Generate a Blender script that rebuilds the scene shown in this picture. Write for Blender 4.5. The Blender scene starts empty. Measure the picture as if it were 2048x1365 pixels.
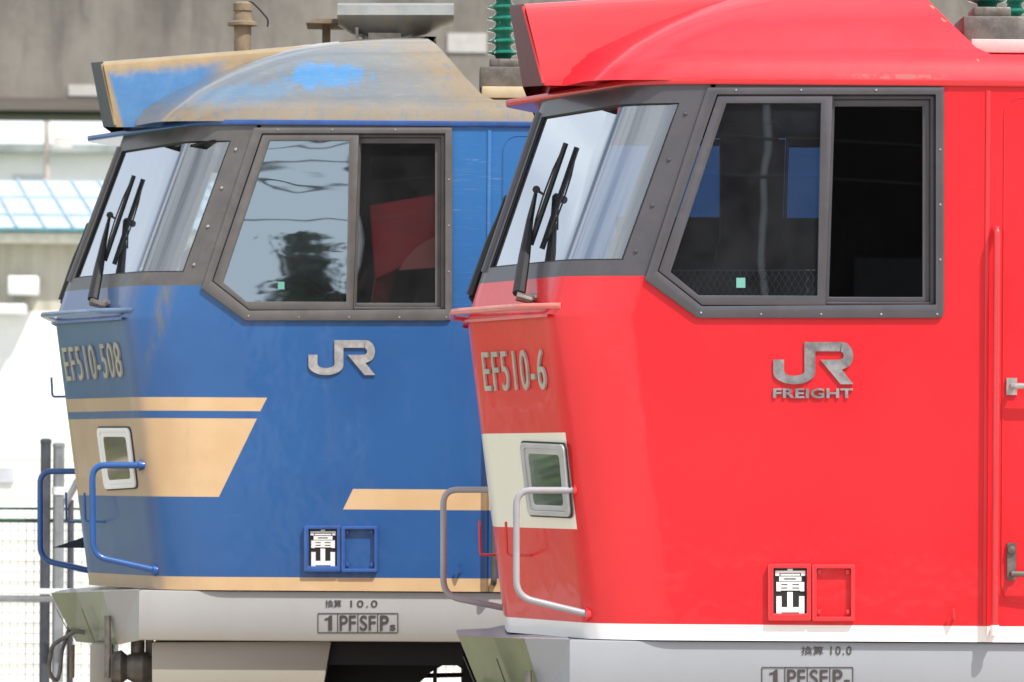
import bpy, bmesh, math, random
from mathutils import Vector, Matrix
random.seed(7)
S = bpy.context.scene
COL = S.collection
R = math.radians

# ------------------------------------------------------------------ camera
EYE, ZC, YAW, ROLL, HOR = 1.925, 22.0, -0.016573, 0.006615, 955.0
FPX = 485 * ZC                                   # focal length in pixels of a 2048 wide picture
CX, CY = ZC * math.sin(YAW), -ZC * math.cos(YAW)
FW = Vector((-math.sin(YAW), math.cos(YAW), 0)); RT = Vector((math.cos(YAW), math.sin(YAW), 0)); UP = Vector((0, 0, 1))
cam = bpy.data.cameras.new('camera'); camo = bpy.data.objects.new('camera', cam); COL.objects.link(camo)
cr, sr = math.cos(ROLL), math.sin(ROLL)
ax = RT * cr + UP * sr; au = -RT * sr + UP * cr; az = -FW
camo.matrix_world = Matrix(((ax.x, au.x, az.x, CX), (ax.y, au.y, az.y, CY), (ax.z, au.z, az.z, EYE), (0, 0, 0, 1)))
cam.sensor_width = 36; cam.lens = FPX / 2048 * 36; cam.shift_y = (HOR - 682.5) / 2048
cam.clip_start = 0.5; cam.clip_end = 3000
cam.dof.use_dof = True; cam.dof.focus_distance = 23.3; cam.dof.aperture_fstop = 6.5
S.camera = camo

# ------------------------------------------------------------------ world, sun, exposure
SUN_TO = Vector((0.85, -1.0, 1.9)).normalized()   # direction from the scene to the sun
elev = math.asin(SUN_TO.z); azim = math.atan2(SUN_TO.x, SUN_TO.y)
W = bpy.data.worlds.new('World'); S.world = W; W.use_nodes = True
wn = W.node_tree; wn.nodes.clear()
wo = wn.nodes.new('ShaderNodeOutputWorld'); bg = wn.nodes.new('ShaderNodeBackground')
sky = wn.nodes.new('ShaderNodeTexSky'); sky.sky_type = 'NISHITA'; sky.sun_disc = False
sky.sun_elevation = elev; sky.sun_rotation = azim
sky.air_density = 1.0; sky.dust_density = 2.5; sky.ozone_density = 1.0
tc = wn.nodes.new('ShaderNodeTexCoord')
mp = wn.nodes.new('ShaderNodeMapping'); mp.inputs['Scale'].default_value = (1, 1, 2.6)
nz = wn.nodes.new('ShaderNodeTexNoise'); nz.inputs['Scale'].default_value = 2.3; nz.inputs['Detail'].default_value = 7; nz.inputs['Roughness'].default_value = .58
rp = wn.nodes.new('ShaderNodeValToRGB'); rp.color_ramp.elements[0].position = .38; rp.color_ramp.elements[1].position = .60
mx = wn.nodes.new('ShaderNodeMix'); mx.data_type = 'RGBA'
wn.links.new(tc.outputs['Generated'], mp.inputs['Vector']); wn.links.new(mp.outputs[0], nz.inputs['Vector'])
sp_ = wn.nodes.new('ShaderNodeSeparateXYZ'); wn.links.new(tc.outputs['Generated'], sp_.inputs[0])
hz = wn.nodes.new('ShaderNodeMapRange'); hz.interpolation_type = 'SMOOTHSTEP'; hz.inputs['From Min'].default_value = .42; hz.inputs['From Max'].default_value = .06
wn.links.new(sp_.outputs[2], hz.inputs['Value'])
mm_ = wn.nodes.new('ShaderNodeMath'); mm_.operation = 'MAXIMUM'; wn.links.new(rp.outputs[0], mm_.inputs[0]); wn.links.new(hz.outputs[0], mm_.inputs[1])
wn.links.new(nz.outputs['Fac'], rp.inputs[0]); wn.links.new(mm_.outputs[0], mx.inputs['Factor'])
wn.links.new(sky.outputs[0], mx.inputs[6]); mx.inputs[7].default_value = (12.6, 13.1, 13.9, 1)   # sunlit cloud
wn.links.new(mx.outputs[2], bg.inputs['Color']); bg.inputs['Strength'].default_value = 0.10
wn.links.new(bg.outputs[0], wo.inputs['Surface'])
sl = bpy.data.lights.new('sun', 'SUN'); sl.energy = 4.6; sl.angle = R(0.55); sl.color = (1.0, .955, .89)
so = bpy.data.objects.new('sun', sl); COL.objects.link(so); so.rotation_euler = SUN_TO.to_track_quat('Z', 'Y').to_euler()
S.view_settings.view_transform = 'Standard'; S.view_settings.look = 'None'; S.view_settings.gamma = 1
S.view_settings.exposure = 0.08
S.cycles.max_bounces = 10; S.cycles.transparent_max_bounces = 16; S.cycles.glossy_bounces = 5
S.cycles.caustics_reflective = False; S.cycles.caustics_refractive = False

# ------------------------------------------------------------------ measured points -> metres
DX, DY, DZ = -2.00726, 4.32572, 0.10196                        # the blue locomotive's place relative to the red one
def at(px, py, y=0.0):
    u0, v0 = px - 1024, py - 682.5
    u = cr * u0 + sr * v0; v = -sr * u0 + cr * v0 - (HOR - 682.5)
    d = FW + RT * (u / FPX); t = (y - CY) / d.y
    return Vector((CX + t * d.x, y, EYE - t * v / FPX))
def atb(px, py, y=0.0):
    p = at(px, py, y + DY); return Vector((p.x - DX, y, p.z - DZ))
HW = 1.42; FULL = 2 * HW; NY = 1.00                 # half width; the front faces sweep back from NY

# ------------------------------------------------------------------ mesh helpers
class MB:
    def __init__(s): s.v = []; s.f = []; s.m = []; s.mi = 0
    def add(s, vs, fs):
        o = len(s.v); s.v += [Vector(p) for p in vs]; s.f += [tuple(i + o for i in f) for f in fs]; s.m += [s.mi] * len(fs); return s
    def box(s, a, b):
        x0, y0, z0 = a; x1, y1, z1 = b
        return s.add([(x0, y0, z0), (x1, y0, z0), (x1, y1, z0), (x0, y1, z0), (x0, y0, z1), (x1, y0, z1), (x1, y1, z1), (x0, y1, z1)],
                     [(0, 3, 2, 1), (4, 5, 6, 7), (0, 1, 5, 4), (1, 2, 6, 5), (2, 3, 7, 6), (3, 0, 4, 7)])
    def prism(s, pts, d):
        n = len(pts); d = Vector(d); a = [Vector(p) for p in pts]
        return s.add(a + [p + d for p in a], [tuple(range(n))[::-1], tuple(range(n, 2 * n))] + [(i, (i + 1) % n, n + (i + 1) % n, n + i) for i in range(n)])
    def ring(s, o, i, d):
        n = len(o); d = Vector(d); O = [Vector(p) for p in o]; I = [Vector(p) for p in i]
        fs = []
        for k in range(n):
            j = (k + 1) % n
            fs += [(k, j, n + j, n + k), (2 * n + k, 3 * n + k, 3 * n + j, 2 * n + j), (k, 2 * n + k, 2 * n + j, j), (n + k, n + j, 3 * n + j, 3 * n + k)]
        return s.add(O + I + [p + d for p in O] + [p + d for p in I], fs)
    def loft(s, rows, close=False, skip=None):
        n = len(rows[0]); vs = [p for r in rows for p in r]; fs = []
        for r in range(len(rows) - 1):
            for c in range(n if close else n - 1):
                if skip and skip(r, c): continue
                e = (c + 1) % n; fs.append((r * n + c, r * n + e, (r + 1) * n + e, (r + 1) * n + c))
        return s.add(vs, fs)
    def tube(s, pts, r, n=10, caps=True):
        P = [Vector(p) for p in pts]; rs = r if isinstance(r, (list, tuple)) else [r] * len(P); rows = []; up = None
        for k, p in enumerate(P):
            t = ((P[min(k + 1, len(P) - 1)] - p).normalized() + (p - P[max(k - 1, 0)]).normalized())
            t = t.normalized() if t.length > 1e-6 else Vector((0, 0, 1))
            if up is None: up = t.orthogonal().normalized()
            up = (up - t * up.dot(t)).normalized(); sd = t.cross(up)
            rows.append([p + (up * math.cos(2 * math.pi * q / n) + sd * math.sin(2 * math.pi * q / n)) * rs[k] for q in range(n)])
        o = len(s.v); s.loft(rows, close=True)
        if caps:
            s.f += [tuple(o + q for q in range(n))[::-1], tuple(o + (len(P) - 1) * n + q for q in range(n))]; s.m += [s.mi] * 2
        return s
    def lathe(s, prof, c, axis='Z', n=20):
        rows = []; c = Vector(c)
        for r, h in prof:
            row = []
            for q in range(n):
                a = 2 * math.pi * q / n; u, w = r * math.cos(a), r * math.sin(a)
                row.append(c + {'Z': Vector((u, w, h)), 'Y': Vector((u, h, w)), 'X': Vector((h, u, w))}[axis])
            rows.append(row)
        o = len(s.v); s.loft(rows, close=True)
        s.f += [tuple(o + q for q in range(n))[::-1], tuple(o + (len(rows) - 1) * n + q for q in range(n))]; s.m += [s.mi] * 2
        return s
    def build(s, name, mat, parent=None, smooth=35, bevel=0, bseg=2, recalc=True):
        me = bpy.data.meshes.new(name); me.from_pydata(s.v, [], s.f)
        for m_ in (mat if isinstance(mat, (list, tuple)) else [mat]): me.materials.append(m_)
        me.polygons.foreach_set('material_index', s.m)
        bm = bmesh.new(); bm.from_mesh(me); bmesh.ops.remove_doubles(bm, verts=bm.verts, dist=1e-5); bmesh.ops.delete(bm, geom=[v for v in bm.verts if not v.link_faces], context='VERTS')
        if recalc: bmesh.ops.recalc_face_normals(bm, faces=bm.faces)
        if bevel:
            es = [e for e in bm.edges if len(e.link_faces) == 2 and e.calc_face_angle(0) > R(30)]
            bmesh.ops.bevel(bm, geom=es, offset=bevel, segments=bseg, affect='EDGES', profile=.5, clamp_overlap=True)
        bm.to_mesh(me); bm.free()
        if smooth:
            me.polygons.foreach_set('use_smooth', [True] * len(me.polygons)); me.set_sharp_from_angle(angle=R(smooth))
        o = bpy.data.objects.new(name, me); COL.objects.link(o); o.parent = parent
        return o
def tag(o, label=None, cat=None, group=None, kind=None):
    for k, v in (('label', label), ('category', cat), ('group', group), ('kind', kind)):
        if v: o[k] = v
    return o
def empty(name, loc):
    o = bpy.data.objects.new(name, None); o.location = loc; o.empty_display_size = .3; COL.objects.link(o); return o
def fillet(pts, r, n=6, closed=False):
    P = [Vector(p) for p in pts]; out = []; N = len(P)
    for k in range(N):
        if not closed and k in (0, N - 1): out.append(P[k]); continue
        a, b, c = P[k - 1], P[k], P[(k + 1) % N]; rr = r[k] if isinstance(r, (list, tuple)) else r
        if rr <= 0: out.append(b); continue
        d = min(rr, (a - b).length * .48, (c - b).length * .48)
        p0 = b + (a - b).normalized() * d; p1 = b + (c - b).normalized() * d
        for q in range(n + 1):
            t = q / n; out.append(p0 * (1 - t) ** 2 + b * 2 * t * (1 - t) + p1 * t * t)
    return out
def text_mesh(body, extr=.05, off=0.0, space=1.0):
    c = bpy.data.curves.new('lettering', 'FONT'); c.body = body; c.extrude = extr; c.offset = off; c.space_character = space; c.resolution_u = 5
    o = bpy.data.objects.new('lettering', c); COL.objects.link(o)
    dg = bpy.context.evaluated_depsgraph_get(); me = bpy.data.meshes.new_from_object(o.evaluated_get(dg))
    v = [Vector(p.co) for p in me.vertices]; f = [tuple(p.vertices) for p in me.polygons]
    bpy.data.objects.remove(o); bpy.data.curves.remove(c); bpy.data.meshes.remove(me)
    x0, x1 = min(p.x for p in v), max(p.x for p in v); y0, y1 = min(p.y for p in v), max(p.y for p in v)
    return [((p.x - x0) / (x1 - x0), (p.y - y0) / (y1 - y0), .5 + .5 * p.z / extr if extr else 0) for p in v], f
def text_on(mb, body, bl, br, tl, nrm, thick, off=0.0, space=1.0, base=0.0):
    v, f = text_mesh(body, .05, off, space); bl, br, tl = Vector(bl), Vector(br), Vector(tl); nrm = Vector(nrm)
    mb.add([bl + (br - bl) * a + (tl - bl) * b + nrm * (base + thick * c) for a, b, c in v], f)

# ------------------------------------------------------------------ material helpers
def new(name, rough=.5, metal=0.0, coat=0.0, spec=.5, col=(.5, .5, .5)):
    m = bpy.data.materials.new(name); m.use_nodes = True; nt = m.node_tree; b = nt.nodes['Principled BSDF']
    b.inputs['Roughness'].default_value = rough; b.inputs['Metallic'].default_value = metal
    b.inputs['Coat Weight'].default_value = coat; b.inputs['Coat Roughness'].default_value = .06
    b.inputs['Specular IOR Level'].default_value = spec; b.inputs['Base Color'].default_value = (*col, 1)
    return m, nt, b
def mth(nt, op, a, b=None, clamp=False):
    n = nt.nodes.new('ShaderNodeMath'); n.operation = op; n.use_clamp = clamp
    for i, x in enumerate((a, b)):
        if x is None: continue
        if isinstance(x, (int, float)): n.inputs[i].default_value = x
        else: nt.links.new(x, n.inputs[i])
    return n.outputs[0]
def rng(nt, x, lo, hi):                          # 0 at lo, 1 at hi
    n = nt.nodes.new('ShaderNodeMapRange'); n.interpolation_type = 'SMOOTHSTEP'
    a, b, t0, t1 = (lo, hi, 0, 1) if lo < hi else (hi, lo, 1, 0)
    n.inputs['From Min'].default_value = a; n.inputs['From Max'].default_value = b; n.inputs['To Min'].default_value = t0; n.inputs['To Max'].default_value = t1
    nt.links.new(x, n.inputs['Value']); return n.outputs[0]
def band(nt, x, lo, hi, e=.0015): return mth(nt, 'MULTIPLY', rng(nt, x, lo - e, lo + e), rng(nt, x, hi + e, hi - e))
def mix(nt, f, a, b):
    n = nt.nodes.new('ShaderNodeMix'); n.data_type = 'RGBA'
    for s, x in ((n.inputs['Factor'], f), (n.inputs[6], a), (n.inputs[7], b)):
        if isinstance(x, (int, float)): s.default_value = x
        elif isinstance(x, tuple): s.default_value = (*x, 1)
        else: nt.links.new(x, s)
    return n.outputs[2]
def coords(nt):
    t = nt.nodes.new('ShaderNodeTexCoord'); s = nt.nodes.new('ShaderNodeSeparateXYZ'); nt.links.new(t.outputs['Object'], s.inputs[0])
    return t.outputs['Object'], s.outputs[0], s.outputs[1], s.outputs[2]
def noise(nt, vec, scale, detail=5, rough=.55, stretch=None, dist=0.0):
    n = nt.nodes.new('ShaderNodeTexNoise'); n.inputs['Scale'].default_value = scale; n.inputs['Detail'].default_value = detail; n.inputs['Roughness'].default_value = rough
    n.inputs['Distortion'].default_value = dist
    if stretch:
        p = nt.nodes.new('ShaderNodeMapping'); p.inputs['Scale'].default_value = stretch; nt.links.new(vec, p.inputs[0]); vec = p.outputs[0]
    nt.links.new(vec, n.inputs['Vector']); return n.outputs['Fac']
def bump(nt, b, h, strength=.1, dist=.01, inp='Normal'):
    n = nt.nodes.new('ShaderNodeBump'); n.inputs['Strength'].default_value = strength; n.inputs['Distance'].default_value = dist
    nt.links.new(h, n.inputs['Height']); nt.links.new(n.outputs[0], b.inputs[inp])
def plain(name, col, rough=.5, metal=0, coat=0, vary=.12, scale=6, dirt=None, damt=.3, bumpy=0, stretch=None, spec=.5):
    m, nt, b = new(name, rough, metal, coat, spec); v, x, y, z = coords(nt)
    n1 = noise(nt, v, scale, 6, .6, stretch); lo = tuple(c * (1 - vary) for c in col); hi = tuple(min(1, c * (1 + vary)) for c in col)
    c = mix(nt, rng(nt, n1, .3, .7), lo, hi)
    if dirt:
        c = mix(nt, mth(nt, 'MULTIPLY', rng(nt, noise(nt, v, scale * 2.7, 7, .65, stretch), .48, .75), damt), c, dirt)
    nt.links.new(c, b.inputs['Base Color'])
    nt.links.new(mth(nt, 'ADD', rough - .06, mth(nt, 'MULTIPLY', n1, .12)), b.inputs['Roughness'])
    if bumpy: bump(nt, b, noise(nt, v, scale * 8, 5), bumpy, .01)
    return m
def glass(name, tint, reflect, wave=.0, wscale=2.0, wst=(1, 1, 1), rough=0.0, dust_haze=0.0, sheen=(.93, .97, 1), fm=1.75):
    m = bpy.data.materials.new(name); m.use_nodes = True; nt = m.node_tree; nt.nodes.clear()
    o = nt.nodes.new('ShaderNodeOutputMaterial'); tr = nt.nodes.new('ShaderNodeBsdfTransparent'); tr.inputs[0].default_value = (*tint, 1)
    gl = nt.nodes.new('ShaderNodeBsdfGlossy'); gl.inputs['Roughness'].default_value = rough; gl.inputs['Color'].default_value = (*sheen, 1)
    fr = nt.nodes.new('ShaderNodeFresnel'); fr.inputs['IOR'].default_value = 1.52
    f = mth(nt, 'ADD', mth(nt, 'MULTIPLY', fr.outputs[0], fm), reflect, True)
    ms = nt.nodes.new('ShaderNodeMixShader'); nt.links.new(f, ms.inputs[0]); nt.links.new(tr.outputs[0], ms.inputs[1]); nt.links.new(gl.outputs[0], ms.inputs[2])
    out = ms.outputs[0]; v, x, y, z = coords(nt)
    if wave:
        bp = nt.nodes.new('ShaderNodeBump'); bp.inputs['Strength'].default_value = 1; bp.inputs['Distance'].default_value = wave
        nt.links.new(noise(nt, v, wscale, 2, .4, wst), bp.inputs['Height']); nt.links.new(bp.outputs[0], gl.inputs['Normal'])
    if dust_haze:  # pale film: dust, plus hazy reflection put into the glass colour
        df = nt.nodes.new('ShaderNodeBsdfDiffuse'); df.inputs[0].default_value = (.35, .37, .41, 1); m2 = nt.nodes.new('ShaderNodeMixShader')
        nt.links.new(mth(nt, 'MULTIPLY', rng(nt, noise(nt, v, 5, 4, .6), .0, 1.0), dust_haze), m2.inputs[0]); nt.links.new(out, m2.inputs[1]); nt.links.new(df.outputs[0], m2.inputs[2]); out = m2.outputs[0]
    nt.links.new(out, o.inputs['Surface']); return m

# ------------------------------------------------------------------ heights of the body (metres above the rail)
zpx = lambda py: at(1500, py, 0).z
Z_BOT, Z_LIP, Z_H0, Z_D, Z_WB, Z_WT, Z_H1, Z_G = [zpx(p) for p in (1282, 629, 623, 554, 522, 207, 184, 158)]
X_END = 16.5
def lin(tab):
    tab = sorted(tab)
    def f(z):
        for (a, va), (b, vb) in zip(tab, tab[1:]):
            if z <= b or (b, vb) == tab[-1]: return va + (vb - va) * (z - a) / (b - a)
    return f
crease = lin([(at(px, py, .1).z, at(px, py, .1).x) for py, px in ((1282, 1188), (629, 1108), (554, 1126), (160, 1268))])
TIP = {'red': lin([(at(px, py, NY).z, at(px, py, NY).x) for py, px in ((1267, 1014), (634, 936.6), (560, 960), (185, 1089))]),
       'blue': lin([(atb(px, py, NY).z, atb(px, py, NY).x) for py, px in ((1177, 177.5), (643, 109.5), (584, 128.5), (270, 246))])}
hole_left = lin([(Z_H0, at(1398, 623).x), (Z_D, at(1298, 554).x), (Z_H1, at(1420, 184).x)])
XR = at(1878, 400).x
def bez(a, b, c, n, skip0=False):
    return [a * (1 - t) ** 2 + b * 2 * t * (1 - t) + c * t * t for t in [q / n for q in range(1 if skip0 else 0, n + 1)]]
NG, NT = 8, 6
FAC = [.12, .45, .8, .93, 1.0]
def plan(z, tip, grow=0.0, ny=NY):
    """half outline of the cab at height z, from the side round the corner to the nose centre"""
    xc, xt = crease(z), tip(z)
    a = Vector((xc + .34, 0)); b = Vector((xc + .17, 0)); c = Vector((xc + .03, .085))
    ct = Vector((xc - .02, .115)); t = Vector((xt, ny)); d = (t - ct).normalized(); e = ct + d * .07
    pts = bez(a, b, c, NG) + bez(c, ct, e, NT, True) + [e.lerp(t, k) for k in FAC] + [Vector((xt - .004, HW))]
    if grow:
        out = []
        for k, p in enumerate(pts):
            q = (pts[min(k + 1, len(pts) - 1)] - pts[max(k - 1, 0)]).normalized(); n = Vector((-q.y, q.x))
            n = -n if n.y > 0 or (abs(n.y) < 1e-6 and n.x > 0) else n
            if k == len(pts) - 1: n = Vector((-1, 0))
            out.append(p + n * grow)
        pts = out
    return pts
def outline(z, tip, grow=0.0, xl=None, far=True):
    """whole outline at height z: rear, window right, window left, corner, nose, mirrored"""
    half = [Vector((X_END, -grow)), Vector((XR, -grow)), Vector((xl if xl is not None else at(1398, 623).x, -grow))] + plan(z, tip, grow)
    o = [Vector((p.x, p.y, z)) for p in half]
    if far: o += [Vector((p.x, FULL - p.y, z)) for p in half[-2::-1]]
    return o
C_GLASS = 3 + 3                                  # first column of the windscreen
C_TIP = 3 + (NG + 1) + NT + len(FAC) - 1         # nose centre column
def facet_hit(fn, px, py, tip, off=0.0):
    """the point of the near front face seen at (px, py), lifted off it by off"""
    lo, hi = 0.02, NY
    def g(y):
        p = fn(px, py, y); ct = Vector((crease(p.z) - .02, .115)); t = Vector((tip(p.z), NY)); k = (y - ct.y) / (t.y - ct.y)
        return p.x + off * 1.06 - (ct.x + (t.x - ct.x) * k)
    for _ in range(60):
        m = .5 * (lo + hi)
        if g(m) < 0: lo = m
        else: hi = m
    return fn(px, py, lo)
def facet_n(z, tip):
    e = .02
    a = Vector((crease(z) - .02, .115, z)); b = Vector((tip(z), NY, z)); c = Vector((crease(z + e) - .02, .115, z + e))
    n = (b - a).cross(c - a).normalized(); return n if n.x < 0 else -n

# ------------------------------------------------------------------ materials
DARK = plain('interior_dark', (.02, .02, .022), .75)
BLACK = plain('black_rubber', (.012, .012, .014), .55)
CHROME = plain('brushed_metal', (.46, .45, .44), .32, .55, vary=.22, scale=22, dirt=(.30, .27, .22), damt=.4)
POLISHED = plain('polished_metal', (.46, .45, .46), .22, .65, vary=.35, scale=11, dirt=(.14, .14, .15), damt=.5)
DULLCHROME = plain('dull_plate_metal', (.50, .475, .41), .34, .25, coat=.3, vary=.12, scale=14)
STEEL = plain('grimy_steel', (.17, .155, .14), .5, .6, vary=.3, scale=9, dirt=(.10, .07, .045), damt=.6, bumpy=.15)
UNDER = plain('underframe_black', (.012, .012, .012), .8)
WHITEPAINT = plain('white_plate', (.86, .86, .84), .4, vary=.04)
INK = plain('dark_marking', (.06, .05, .05), .55, vary=.1)
RUSTPLATE = plain('rusty_fitting', (.20, .15, .10), .8, vary=.3, scale=9, dirt=(.33, .26, .16), damt=.6)
INSUL = plain('green_insulator', (.01, .20, .14), .18, coat=.6, vary=.2, scale=8, dirt=(.16, .2, .17), damt=.35)

def stripes_blue(nt, x, y, z):
    fb = lambda px, py: atb(px, py, 0)
    def diag(p0, p1, left=True):                 # mask of the points before the slanting end through p0 and p1
        a, b = fb(*p0), fb(*p1); k = (b.x - a.x) / (b.z - a.z)
        d = mth(nt, 'SUBTRACT', x, mth(nt, 'ADD', a.x, mth(nt, 'MULTIPLY', mth(nt, 'SUBTRACT', z, a.z), k)))
        return rng(nt, d, .0015, -.0015) if left else rng(nt, d, -.0015, .0015)
    A = mth(nt, 'MULTIPLY', band(nt, z, fb(400, 822).z, fb(400, 795).z), diag((533, 795), (519, 822)))
    B = mth(nt, 'MULTIPLY', band(nt, z, fb(400, 994).z, fb(400, 837).z), diag((512, 838), (436, 994)))
    Cc = mth(nt, 'MULTIPLY', band(nt, z, fb(800, 1020).z, fb(800, 979).z), diag((704, 979), (684, 1020), False))
    D = rng(nt, z, fb(700, 1156).z + .0015, fb(700, 1156).z - .0015)
    return mth(nt, 'MAXIMUM', mth(nt, 'MAXIMUM', A, B), mth(nt, 'MAXIMUM', Cc, D))
def paint_body(name, kind):
    m, nt, b = new(name, .36, 0, .40); v, x, y, z = coords(nt)
    big = noise(nt, v, 1.3, 4); fine = noise(nt, v, 40, 4)
    if kind == 'blue':
        c = mix(nt, rng(nt, big, .35, .65), (.010, .088, .285), (.014, .105, .32))
        c = mix(nt, mth(nt, 'MULTIPLY', rng(nt, z, 2.25, 3.5), .55), c, (.036, .205, .52))      # lighter towards the roof
        # fine curved brush scratches left by wash brushes
        sc = noise(nt, v, 1.0, 8, .75, (3, 3, 46), .8)
        c = mix(nt, mth(nt, 'MULTIPLY', mth(nt, 'MULTIPLY', rng(nt, sc, .62, .74), .16), rng(nt, x, .2, 1.3)), c, (.32, .42, .52))
        ex = atb(890, 400).x
        c = mix(nt, mth(nt, 'MULTIPLY', mth(nt, 'MULTIPLY', band(nt, x, ex, ex + .28, .03), rng(nt, noise(nt, v, 1, 7, .7, (3, 3, 55), 2.5), .56, .70)), mth(nt, 'MULTIPLY', rng(nt, z, 2.3, 2.9), .26)), c, (.42, .46, .44))
        # yellow run-down stain on the corner
        sx = mth(nt, 'SUBTRACT', x, mth(nt, 'ADD', atb(318, 650).x, mth(nt, 'MULTIPLY', mth(nt, 'SUBTRACT', z, 2.58), .22)))
        st = mth(nt, 'MULTIPLY', mth(nt, 'MULTIPLY', band(nt, sx, -.035, .035, .03), rng(nt, z, 2.2, 2.6)), rng(nt, noise(nt, v, 16, 5, .7, (1, 1, .25)), .35, .7))
        st = mth(nt, 'MULTIPLY', st, rng(nt, y, .3, .2))
        c = mix(nt, mth(nt, 'MULTIPLY', st, .75), c, (.22, .17, .05))
        c = mix(nt, stripes_blue(nt, x, y, z), c, mix(nt, rng(nt, noise(nt, v, 5), .3, .7), (.66, .44, .23), (.72, .50, .28)))
        c = mix(nt, mth(nt, 'MULTIPLY', rng(nt, noise(nt, v, 7, 7, .7, (1, 1, .12)), .55, .8), .18), c, (.20, .17, .12))
        c = mix(nt, mth(nt, 'MULTIPLY', rng(nt, y, .06, .12), mth(nt, 'ADD', .24, mth(nt, 'MULTIPLY', noise(nt, v, 5, 6, .65, (1, 1, .3)), .22))), c, (.20, .205, .27))   # pale reflection put into the nose colour
    else:
        c = mix(nt, rng(nt, big, .35, .65), (.70, .008, .017), (.76, .014, .023))
        inset = mth(nt, 'ABSOLUTE', mth(nt, 'SUBTRACT', y, HW))
        w = mth(nt, 'MULTIPLY', band(nt, z, at(1050, 1056, .6).z, at(1050, 867, .6).z), rng(nt, inset, HW - .126, HW - .130))
        w = mth(nt, 'MAXIMUM', w, rng(nt, z, at(1500, 1250).z + .0015, at(1500, 1250).z - .0015))
        c = mix(nt, w, c, mix(nt, rng(nt, z, 1.32, 1.34), (.93, .92, .90), (.86, .83, .71)))
        c = mix(nt, mth(nt, 'MULTIPLY', rng(nt, noise(nt, v, 6, 7, .7, (1, 1, .15)), .60, .85), .08), c, (.25, .12, .08))
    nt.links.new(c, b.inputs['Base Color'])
    nt.links.new(mth(nt, 'ADD', .27, mth(nt, 'MULTIPLY', fine, .14)), b.inputs['Roughness'])
    bump(nt, b, noise(nt, v, 2.4, 3), .16, .02); bump(nt, b, noise(nt, v, 3.0, 3), .22, .02, 'Coat Normal')
    return m
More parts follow.
